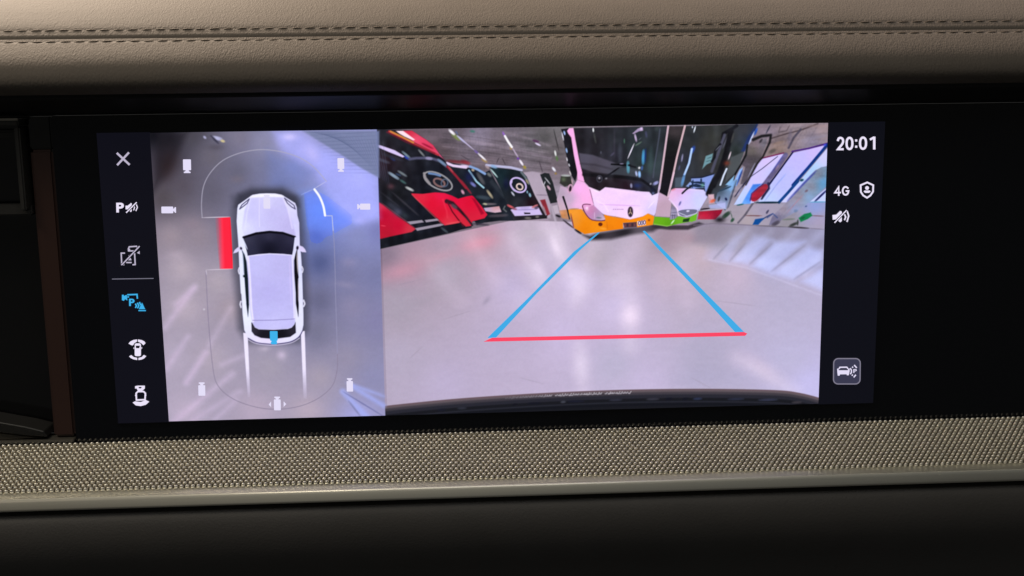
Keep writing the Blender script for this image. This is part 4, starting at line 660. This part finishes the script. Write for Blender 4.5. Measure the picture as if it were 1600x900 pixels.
menu = box('menu_bar', -.1462, -.1271, .0004, .0011, -.0548, .0548, M['bar'], disp)
stat = box('status_bar', .1245, .1462, .0004, .0011, -.0548, .0548, M['bar_r'], disp)

# panes: one vertex colour per drawn sample
pm = bpy.data.materials.new('screen_picture'); pm.use_nodes = True
N, L, b = nodes(pm); at = N.new('ShaderNodeAttribute'); at.attribute_name = 'picture'; at.attribute_type = 'GEOMETRY'
b.inputs['Base Color'].default_value = (.004, .004, .005, 1); b.inputs['Roughness'].default_value = .12; b.inputs['Specular IOR Level'].default_value = .35
L.new(at.outputs['Color'], b.inputs['Emission Color']); b.inputs['Emission Strength'].default_value = 1.0
pm.cycles.emission_sampling = 'NONE'
lin = srgb(canvas * 255.0).astype(np.float32)
def pane(name, c0, c1, ids, y, parent):
    """Mesh of the samples in columns c0..c1 whose picture element is in ids."""
    sub = idmap[:CH - 1, c0:c1]; r, c = np.nonzero(np.isin(sub, ids)); c = c + c0
    if len(r) == 0: return None
    q = np.stack([(r + 1) * CW + c, (r + 1) * CW + c + 1, r * CW + c + 1, r * CW + c], 1).astype(np.int64)
    u, inv = np.unique(q.ravel(), return_inverse=True); n = len(q)
    co = np.empty((len(u), 3), np.float32); co[:, 0] = PX0 + (u % CW) / PPM; co[:, 1] = y; co[:, 2] = PZ1 - (u // CW) / PPM
    me = bpy.data.meshes.new(name); me.vertices.add(len(u)); me.loops.add(4 * n); me.polygons.add(n)
    me.vertices.foreach_set('co', co.ravel()); me.loops.foreach_set('vertex_index', inv.astype(np.int32).ravel()); me.polygons.foreach_set('loop_start', np.arange(0, 4 * n, 4, dtype=np.int32))
    me.update(calc_edges=True)
    ca = me.attributes.new('picture', 'FLOAT_COLOR', 'POINT'); rgba = np.ones((len(u), 4), np.float32); rgba[:, :3] = lin.reshape(-1, 3)[u]; ca.data.foreach_set('color', rgba.ravel())
    me.materials.append(pm); o = bpy.data.objects.new(name, me); C.objects.link(o); o.parent = parent
    return o
SPLIT = int((-.0448 - PX0) * PPM)
sview = pane('surround_view', 0, SPLIT, [0, 1, 2, 3, 4, 5, 6], 0.0, disp)
tag(pane('car_picture', 0, SPLIT, [7], 0.0, sview), 'white car drawn from above on the left view')
cview = pane('camera_view', SPLIT, CW - 1, [0], 0.0, disp)
for i, lab in ((1, 'red and black coach on the rear view'), (2, 'dark coach beside the red one on the rear view'), (3, 'white coach with a ring emblem on the rear view'), (4, 'small far coach on the rear view'), (5, 'white city bus with yellow bumper on the rear view'), (6, 'white city bus with green bumper on the rear view')):
    o = pane('bus_picture', SPLIT, CW - 1, [i], 0.0, cview)
    if o: tag(o, lab)
YO = -.00008; YT = -.00014
flat('guide_line', [[(934, 363.5), (937.5, 363), (905, 392), (838, 459), (775, 527.5), (761.5, 528), (825, 466), (897, 393)]], YO, M['ui_blue'], cview)
flat('guide_line', [[(1004, 361), (1007.5, 360.5), (1029.5, 383), (1089, 444), (1162.5, 518.5), (1149, 519.5), (1083, 447), (1024.5, 385)]], YO, M['ui_blue'], cview)
tag(flat('guide_line', [[(755.5, 533.8), (769, 527.6), (960, 523.3), (1162, 518.6), (1167.5, 521), (1164, 524.6), (960, 529.2), (765, 533.6)]], YT, M['ui_red'], cview), 'red stopping line on the rear view')
def cam_icon(c, w, h, lens, material=None, k=1.0):
    """Small camera symbol: body, neck and lens; lens gives the side the lens is on."""
    x, y = c; b_, n_, e_ = [], [], []
    q = [rrect(-w / 2, -h / 2, w / 2, h / 2, 1.2), [(-w * .16, h / 2), (w * .16, h / 2), (w * .3, h / 2 + 2.2), (-w * .3, h / 2 + 2.2)], [(-w * .42, h / 2 + 2.2), (w * .42, h / 2 + 2.2), (w * .42, h / 2 + 4.4), (-w * .42, h / 2 + 4.4)]]
    f = {'down': lambda a, d: (a, d), 'up': lambda a, d: (a, -d), 'right': lambda a, d: (d, -a), 'left': lambda a, d: (-d, a)}[lens]
    return [[(x + f(a, d)[0] + .02 * f(a, d)[1], y + f(a, d)[1]) for a, d in s] for s in q]
for c, w, h, ln in (((292.3, 257.5), 12.5, 17, 'down'), ((532.6, 255.5), 10.5, 17, 'down'), ((261.5, 328), 10.5, 18.5, 'right'), ((570.6, 322.8), 9.5, 16, 'left'), ((315.4, 610), 10.8, 16.5, 'up'), ((546.6, 603.5), 10, 16.5, 'up')):
    flat('camera_icon', cam_icon(c, w, h, ln), YO, M['ui_icon'], sview)
flat('camera_icon', cam_icon((417, 317.5), 10.6, 17, 'up'), YO, M['ui_icon'], sview)
tag(flat('camera_icon', cam_icon((427.8, 524.8), 12, 15, 'down') + [rrect(424, 529, 432.5, 538, .8)], YO, M['ui_cyan'], sview), 'cyan camera symbol on the car tail')
flat('camera_icon', cam_icon((433.4, 632.5), 10.6, 17, 'up') + [[(419.8, 632), (423.6, 627.3), (423.6, 636)], [(447.4, 631.4), (443.2, 627), (443.2, 635.6)]], YO, M['ui_icon'], sview)

# menu bar symbols
S16 = tile(170, 300, 7.5); S8 = tile(160, 420, 3.6); SR = tile(1260, 160, 3.0); SP = tile(1290, 540, 11.25)
def text(name, body, box_, y, material, parent, off=0.0):
    """Lettering from the built-in font, fitted to a quad of measured points (tl, tr, bl)."""
    cu = bpy.data.curves.new(name, 'FONT'); cu.body = body; cu.offset = off; cu.resolution_u = 6
    ob = bpy.data.objects.new(name, cu); C.objects.link(ob); dg = bpy.context.evaluated_depsgraph_get(); me = bpy.data.meshes.new_from_object(ob.evaluated_get(dg))
    bpy.data.objects.remove(ob); co = np.array([v.co[:] for v in me.vertices]); lo_, hi_ = co.min(0), co.max(0)
    tl, tr, bl = [np.array(plane_pt(*p)) for p in box_]
    for v in me.vertices:
        s, t = (v.co.x - lo_[0]) / (hi_[0] - lo_[0]), (hi_[1] - v.co.y) / (hi_[1] - lo_[1]); p = tl + (tr - tl) * s + (bl - tl) * t; v.co = (p[0], y, p[1])
    me.materials.clear(); me.materials.append(material); o = bpy.data.objects.new(name, me); C.objects.link(o); o.parent = parent
    return o
flat('close_icon', strip([(182.6, 239), (202.6, 257.5)], 3.2), YO, M['ui_soft'], menu)
o = flat('close_stroke', strip([(183.2, 258), (201.6, 238.2)], 3.2), YT, M['ui_soft'], menu)
text('parking_letter', 'P', [(181.6, 316.8), (193.6, 316.6), (181.9, 332)], YO, M['ui_white'], menu, .035)
def speaker_icon(T, parts, waves, slash, wv=1.6):
    a = flat('mute_icon', [T(*p) for p in parts] + [s for w_ in waves for s in strip(T(*w_), wv)], YO, M['ui_white'], T.parent)
    flat('slash_outline', strip(T(*slash), 4.2), YO - .00004, M['bar'], T.parent); flat('mute_slash', strip(T(*slash), 1.8), YO - .00008, M['ui_white'], T.parent)
S16.parent = menu; SR.parent = stat
speaker_icon(S16, [[(197, 160), (222, 160), (262, 128), (270, 135), (270, 225), (258, 235), (222, 205), (197, 202)]], [[(292, 150), (302, 180), (292, 215)], [(318, 135), (336, 178), (318, 222)]], [(205, 242), (328, 120)])
flat('cabin_icon', [s for q in (S16((190, 716), (146, 716), (152, 850), (182, 852)), S16((280, 724), (303, 724), (310, 850), (278, 852)), S16((228, 672), (240, 642), (325, 636), (340, 662)), S16((225, 690), (300, 690)), S16((205, 826), (268, 826))) for s in strip(q, 2.0)] + [S16((238, 735), (205, 800), (268, 800)), S16((362, 690), (362, 728), (330, 712)), S16((225, 668), (250, 664), (250, 686), (222, 690))], YO, M['ui_soft'], menu)
flat('slash_outline', strip(S16((155, 852), (362, 634)), 4.0), YO - .00004, M['bar'], menu); flat('cabin_slash', strip(S16((155, 852), (362, 634)), 1.9), YO - .00008, M['ui_soft'], menu)
flat('divider', strip([(175, 436), (240, 435)], 1.3), YO, M['ui_grey'], menu)
tag(flat('parking_view_icon', [S8((110, 146), (120, 146), (122, 153), (137, 146), (141, 178), (128, 170), (121, 180), (110, 176)), S8((223, 190), (241, 227), (205, 227)), S8((203, 232), (245, 232), (245, 238), (203, 238))] + [s for q in (S8((140, 146), (195, 144), (197, 168)), S8((140, 158), (150, 158)), S8((186, 196), (192, 208), (186, 220)), S8((197, 191), (205, 207), (198, 222)), S8((208, 187), (216, 204))) for s in strip(q, 2.2)], YO, M['ui_cyan'], menu), 'cyan selected parking view symbol')
text('parking_letter', 'P', [S8((150, 168))[0], S8((181, 168))[0], S8((151, 209))[0]], YT, M['ui_cyan'], menu, .03)
flat('all_round_icon', [S8(*q) for q in ([(147, 420), (158, 408), (175, 400), (195, 397), (195, 409), (180, 418), (172, 431), (162, 429)], [(200, 397), (222, 401), (236, 408), (243, 418), (231, 430), (220, 419), (200, 409)], [(150, 492), (163, 485), (176, 496), (196, 501), (196, 513), (175, 509), (160, 502)], [(203, 501), (222, 496), (233, 484), (247, 491), (236, 503), (222, 510), (203, 513)])] + [rrect(*S8((182, 419))[0], *S8((217, 491))[0], 2.4), S8((174, 446), (180, 440), (180, 452)), S8((225, 444), (219, 440), (219, 452))], YO, M['ui_white'], menu)
flat('car_window', [S8((188, 432), (212, 432), (208, 446), (190, 446))], YT, M['bar'], menu)
flat('rear_view_icon', [S8((184, 660), (200, 657), (239, 657), (239, 673), (224, 686), (200, 686), (192, 672), (184, 674)), S8((170, 752), (184, 745), (216, 749), (245, 738), (264, 747), (245, 764), (216, 772), (188, 768))] + [s for q in (S8((200, 690), (190, 700), (192, 738), (240, 736), (242, 700), (232, 690)),) for s in strip(q, 2.4, True)] + [S8((183, 712), (188, 706), (189, 722)), S8((248, 710), (243, 704), (244, 720))], YO, M['ui_white'], menu)
flat('car_window', [S8((204, 664), (222, 664), (218, 672), (206, 672))], YT, M['bar'], menu)
# status bar
def glyph(ch, x0, x1, y0, y1, w, sl=-.02):
    w2 = w / 2; X = lambda a: x0 + w2 + a * (x1 - x0 - w); Y = lambda a: y0 + w2 + a * (y1 - y0 - w); P = lambda ps: [(X(a), Y(b) + sl * (X(a) - 1307)) for a, b in ps]
    if ch == ':': return [[(x + sx * w2, y + sy * w2) for sx, sy in ((-1, -1), (1, -1), (1, 1), (-1, 1))] for x, y in P([(.5, .25), (.5, .8)])]
    if ch == '0': return strip(P([(.5 + .5 * math.cos(t * math.pi / 12) , .5 + .5 * math.copysign(abs(math.sin(t * math.pi / 12)) ** .8, math.sin(t * math.pi / 12))) for t in range(24)]), w, True)
    if ch == '2': return strip(smooth(P([(0, .27), (.10, .09), (.32, 0), (.62, 0), (.90, .10), (1, .28), (.92, .45), (.70, .62), (.02, 1)]), False, 4) + P([(1.1, 1)]), w)
    if ch == '1': return strip(P([(0, .20), (1, 0)]), w) + strip(P([(1, -.06), (1, 1.08)]), w * 1.1)
    if ch == '4': return strip(P([(.72, 1.1), (.72, -.02), (0, .70), (1.12, .70)]), w)
    if ch == 'G': return strip(P([(.97, .22)] + [(.5 + .5 * math.cos(math.radians(a)), .5 + .5 * math.sin(math.radians(a))) for a in range(-50, -350, -20)] + [(1, .52), (.52, .52)]), w)
clock = []
for ch, a, c in (('2', 1307.3, 1319), ('0', 1321, 1333.5), (':', 1335.4, 1340), ('0', 1342, 1354.8), ('1', 1357.5, 1367.6)): clock += glyph(ch, a, c, 214.0, 235.0, 3.4)
flat('clock_text', clock, YO, M['ui_white'], stat)
flat('network_text', glyph('4', 1303.2, 1314, 291, 306, 2.5) + glyph('G', 1315.3, 1327, 291, 306, 2.5), YO, M['ui_white'], stat)
sh = [(285, 375), (313, 388), (312, 418), (300, 436), (284, 447), (266, 436), (255, 420), (254, 388)]
flat('privacy_icon', strip(SR(*sh), 2.6, True) + [disc(SR((284, 401))[0], 3.0), SR((268, 419), (272, 413), (297, 413), (301, 419), (292, 424), (276, 424))], YO, M['ui_white'], stat)
speaker_icon(SR, [[(122, 528), (140, 526), (158, 508), (166, 512), (166, 556), (158, 562), (140, 548), (123, 550)]], [[(178, 524), (184, 537), (178, 552)], [(190, 508), (198, 532), (190, 560)]], [(131, 564), (188, 505)], 2.2)
btn = flat('parking_button', [rrect(1302.6, 560.2, 1344.0, 599.8, 7.0, -.012)], YO, M['ui_bg'], stat)
flat('button_rim', strip(rrect(1302.6, 560.2, 1344.0, 599.8, 7.0, -.012), 1.8, True), YT, M['ui_rim'], stat)
flat('parking_car_icon', [SP((200, 404), (228, 404), (228, 432), (392, 432), (392, 404), (420, 402), (420, 450), (405, 520), (372, 520), (365, 502), (252, 504), (245, 526), (212, 528), (204, 470))] + [s for q in (SP((232, 408), (250, 380), (370, 378), (392, 404)), SP((430, 396), (452, 430), (452, 470), (432, 500)), SP((500, 340), (545, 390)), SP((462, 372), (482, 384)), SP((492, 556), (530, 512)), SP((458, 525), (478, 510))) for s in strip(q, 2.0)], YT, M['ui_icon'], stat)
text('parking_letter', 'P', [SP((486, 412))[0], SP((545, 410))[0], SP((486, 480))[0]], YT, M['ui_icon'], stat, .02)

# ------------------------------------------------------------------ instrument housing to the left of the display
hz = empty('instrument_housing', (0, 0, 0), 'dark instrument housing with framed recess beside the display', 'instrument panel')
box('back_panel', XL, -.1632, .0130, .0180, -.0615, .0612, M['gloss_black'], hz)
box('side_pillar', -.1712, -.1630, .0020, .0128, -.0600, .0490, M['brown_reflection'], hz, .0010)
box('pillar_cap', -.1712, -.1630, .0024, .0128, .0492, .0610, M['gloss_black'], hz, .0006)
box('hood_frame', XL, -.1726, -.0030, .0125, .0578, .0602, M['dim_plastic'], hz, .0005)
box('hood_edge', XL, -.1724, -.0036, -.0031, .0598, .0606, M['steel'], hz, .0001)
box('frame_side', -.1748, -.1727, -.0020, .0125, .0270, .0576, M['dim_plastic'], hz, .0006)
box('inner_bar', XL, -.1750, .0030, .0080, .0535, .0562, M['dim_plastic'], hz, .0010)
box('inner_shelf', XL, -.1722, .0020, .0090, .0250, .0290, M['dim_plastic'], hz, .0006)
def slab(name, q, y0, y1, material, parent):
    P = [plane_pt(*p) for p in q]; n = len(P); V = [(a, y0, c) for a, c in P] + [(a, y1, c) for a, c in P]
    o = link(name, V, [tuple(range(n)), tuple(range(2 * n - 1, n - 1, -1))] + [(i, i + n, (i + 1) % n + n, (i + 1) % n) for i in range(n)], material, parent)
    bm = bmesh.new(); bm.from_mesh(o.data); bmesh.ops.recalc_face_normals(bm, faces=bm.faces); bmesh.ops.bevel(bm, geom=bm.edges[:], offset=.0003, segments=1, affect='EDGES'); bm.to_mesh(o.data); bm.free()
    return o
slab('lower_sweep', [(-40, 653), (0, 660), (40, 667), (68, 674), (74, 683), (40, 680.5), (-40, 671)], .0000, .0120, M['sweep'], hz)
slab('sweep_trim', [(-40, 674), (0, 677.5), (40, 682), (68, 685), (0, 689), (-40, 690)], .0010, .0120, M['dim_trim'], hz)
box('lower_edge', XL, -.1629, -.0006, .0060, -.0612, -.0603, M['steel'], hz, .0002)
box('lower_lip', XL, -.1629, .0002, .0120, -.0632, -.0613, M['gloss_black'], hz)

# ------------------------------------------------------------------ metal mesh strip below the display
gr = empty('speaker_grille', (0, 0, 0), 'champagne metal mesh strip running below the display', 'grille')
G0, G1 = np.array([-.0006, -.0616]), np.array([-.0158, -.0754])
dv = (G1 - G0) / np.linalg.norm(G1 - G0); nv = np.array([dv[1], -dv[0]]); GL = float(np.linalg.norm(G1 - G0))
nv = nv if nv[1] > 0 else -nv                                      # up and towards the viewer
pl = sweep('backing_plate', [tuple(G0 - nv * .0006), tuple(G1 - nv * .0006), tuple(G1 - nv * .004), tuple(G0 - nv * .004)], XL, XR, 1, M['plate'], gr, True)
pitch, rows = .00206, 16; rp = GL / rows
V = []; F = []; rb = np.random.RandomState(3); seg = 8
for r in range(rows):
    s0 = (r + .5) * rp; x = -.222 + (pitch / 2 if r % 2 else 0)
    while x < .242:
        base = len(V); cx = x + rb.uniform(-.00001, .00001); rr = rb.uniform(.985, 1.015)
        for k, (el, hh) in enumerate(((1.0, -.0006), (.90, .00022), (.52, .00058))):
            for j in range(seg):
                a = 2 * math.pi * j / seg; u = math.cos(a) * .00088 * el * rr; w = math.sin(a) * .00066 * el * rr
                u2 = u + w * .22                                      # links lean along the weave
                p = G0 + dv * (s0 + w) + nv * hh; V.append((cx - u2, p[0], p[1]))
        p = G0 + dv * s0 + nv * .00068; V.append((cx, p[0], p[1]))
        for k in range(2):
            for j in range(seg): F.append((base + k * seg + j, base + k * seg + (j + 1) % seg, base + (k + 1) * seg + (j + 1) % seg, base + (k + 1) * seg + j))
        for j in range(seg): F.append((base + 2 * seg + j, base + 2 * seg + (j + 1) % seg, base + 3 * seg))
        x += pitch
bd = link('mesh_links', V, F, M['bead'], gr, True); tag(bd, kind='stuff')
bm = bmesh.new(); bm.from_mesh(bd.data); bmesh.ops.recalc_face_normals(bm, faces=bm.faces); bm.to_mesh(bd.data); bm.free()

trim = empty('metal_strip', (0, 0, 0), 'satin aluminium trim strip along the lower edge of the mesh', 'trim')
sweep('top_ledge', [(-.0148, -.0756), (-.0162, -.07592), (-.0198, -.07655), (-.0190, -.0780), (-.0148, -.0780)], XL, XR, 1, M['satin'], trim, True)
for o in (C.objects['top_ledge'],):
    for p in o.data.polygons: p.use_smooth = False
fr = sweep('front_edge', [(-.0197, -.07652), (-.0202, -.07665), (-.0205, -.0770), (-.02065, -.0778), (-.0206, -.0802), (-.0203, -.0810), (-.0196, -.0814), (-.0120, -.0816), (-.0120, -.0785), (-.0188, -.0785)], XL, XR, 1, M['satin_front'], trim, True)

low = sweep('lower_dashboard', fine([(-.0100, -.0818), (-.0150, -.0822), (-.0180, -.0834), (-.0205, -.0858), (-.0222, -.0900), (-.0226, -.0950), (-.0214, -.1010), (-.0180, -.1080), (-.0120, -.1160), (-.0030, -.1260), (.010, -.140)], 5), XL, XR, 2, M['dark_pad'])
tag(low, 'charcoal soft-touch lower dashboard panel below the metal trim', 'dashboard')
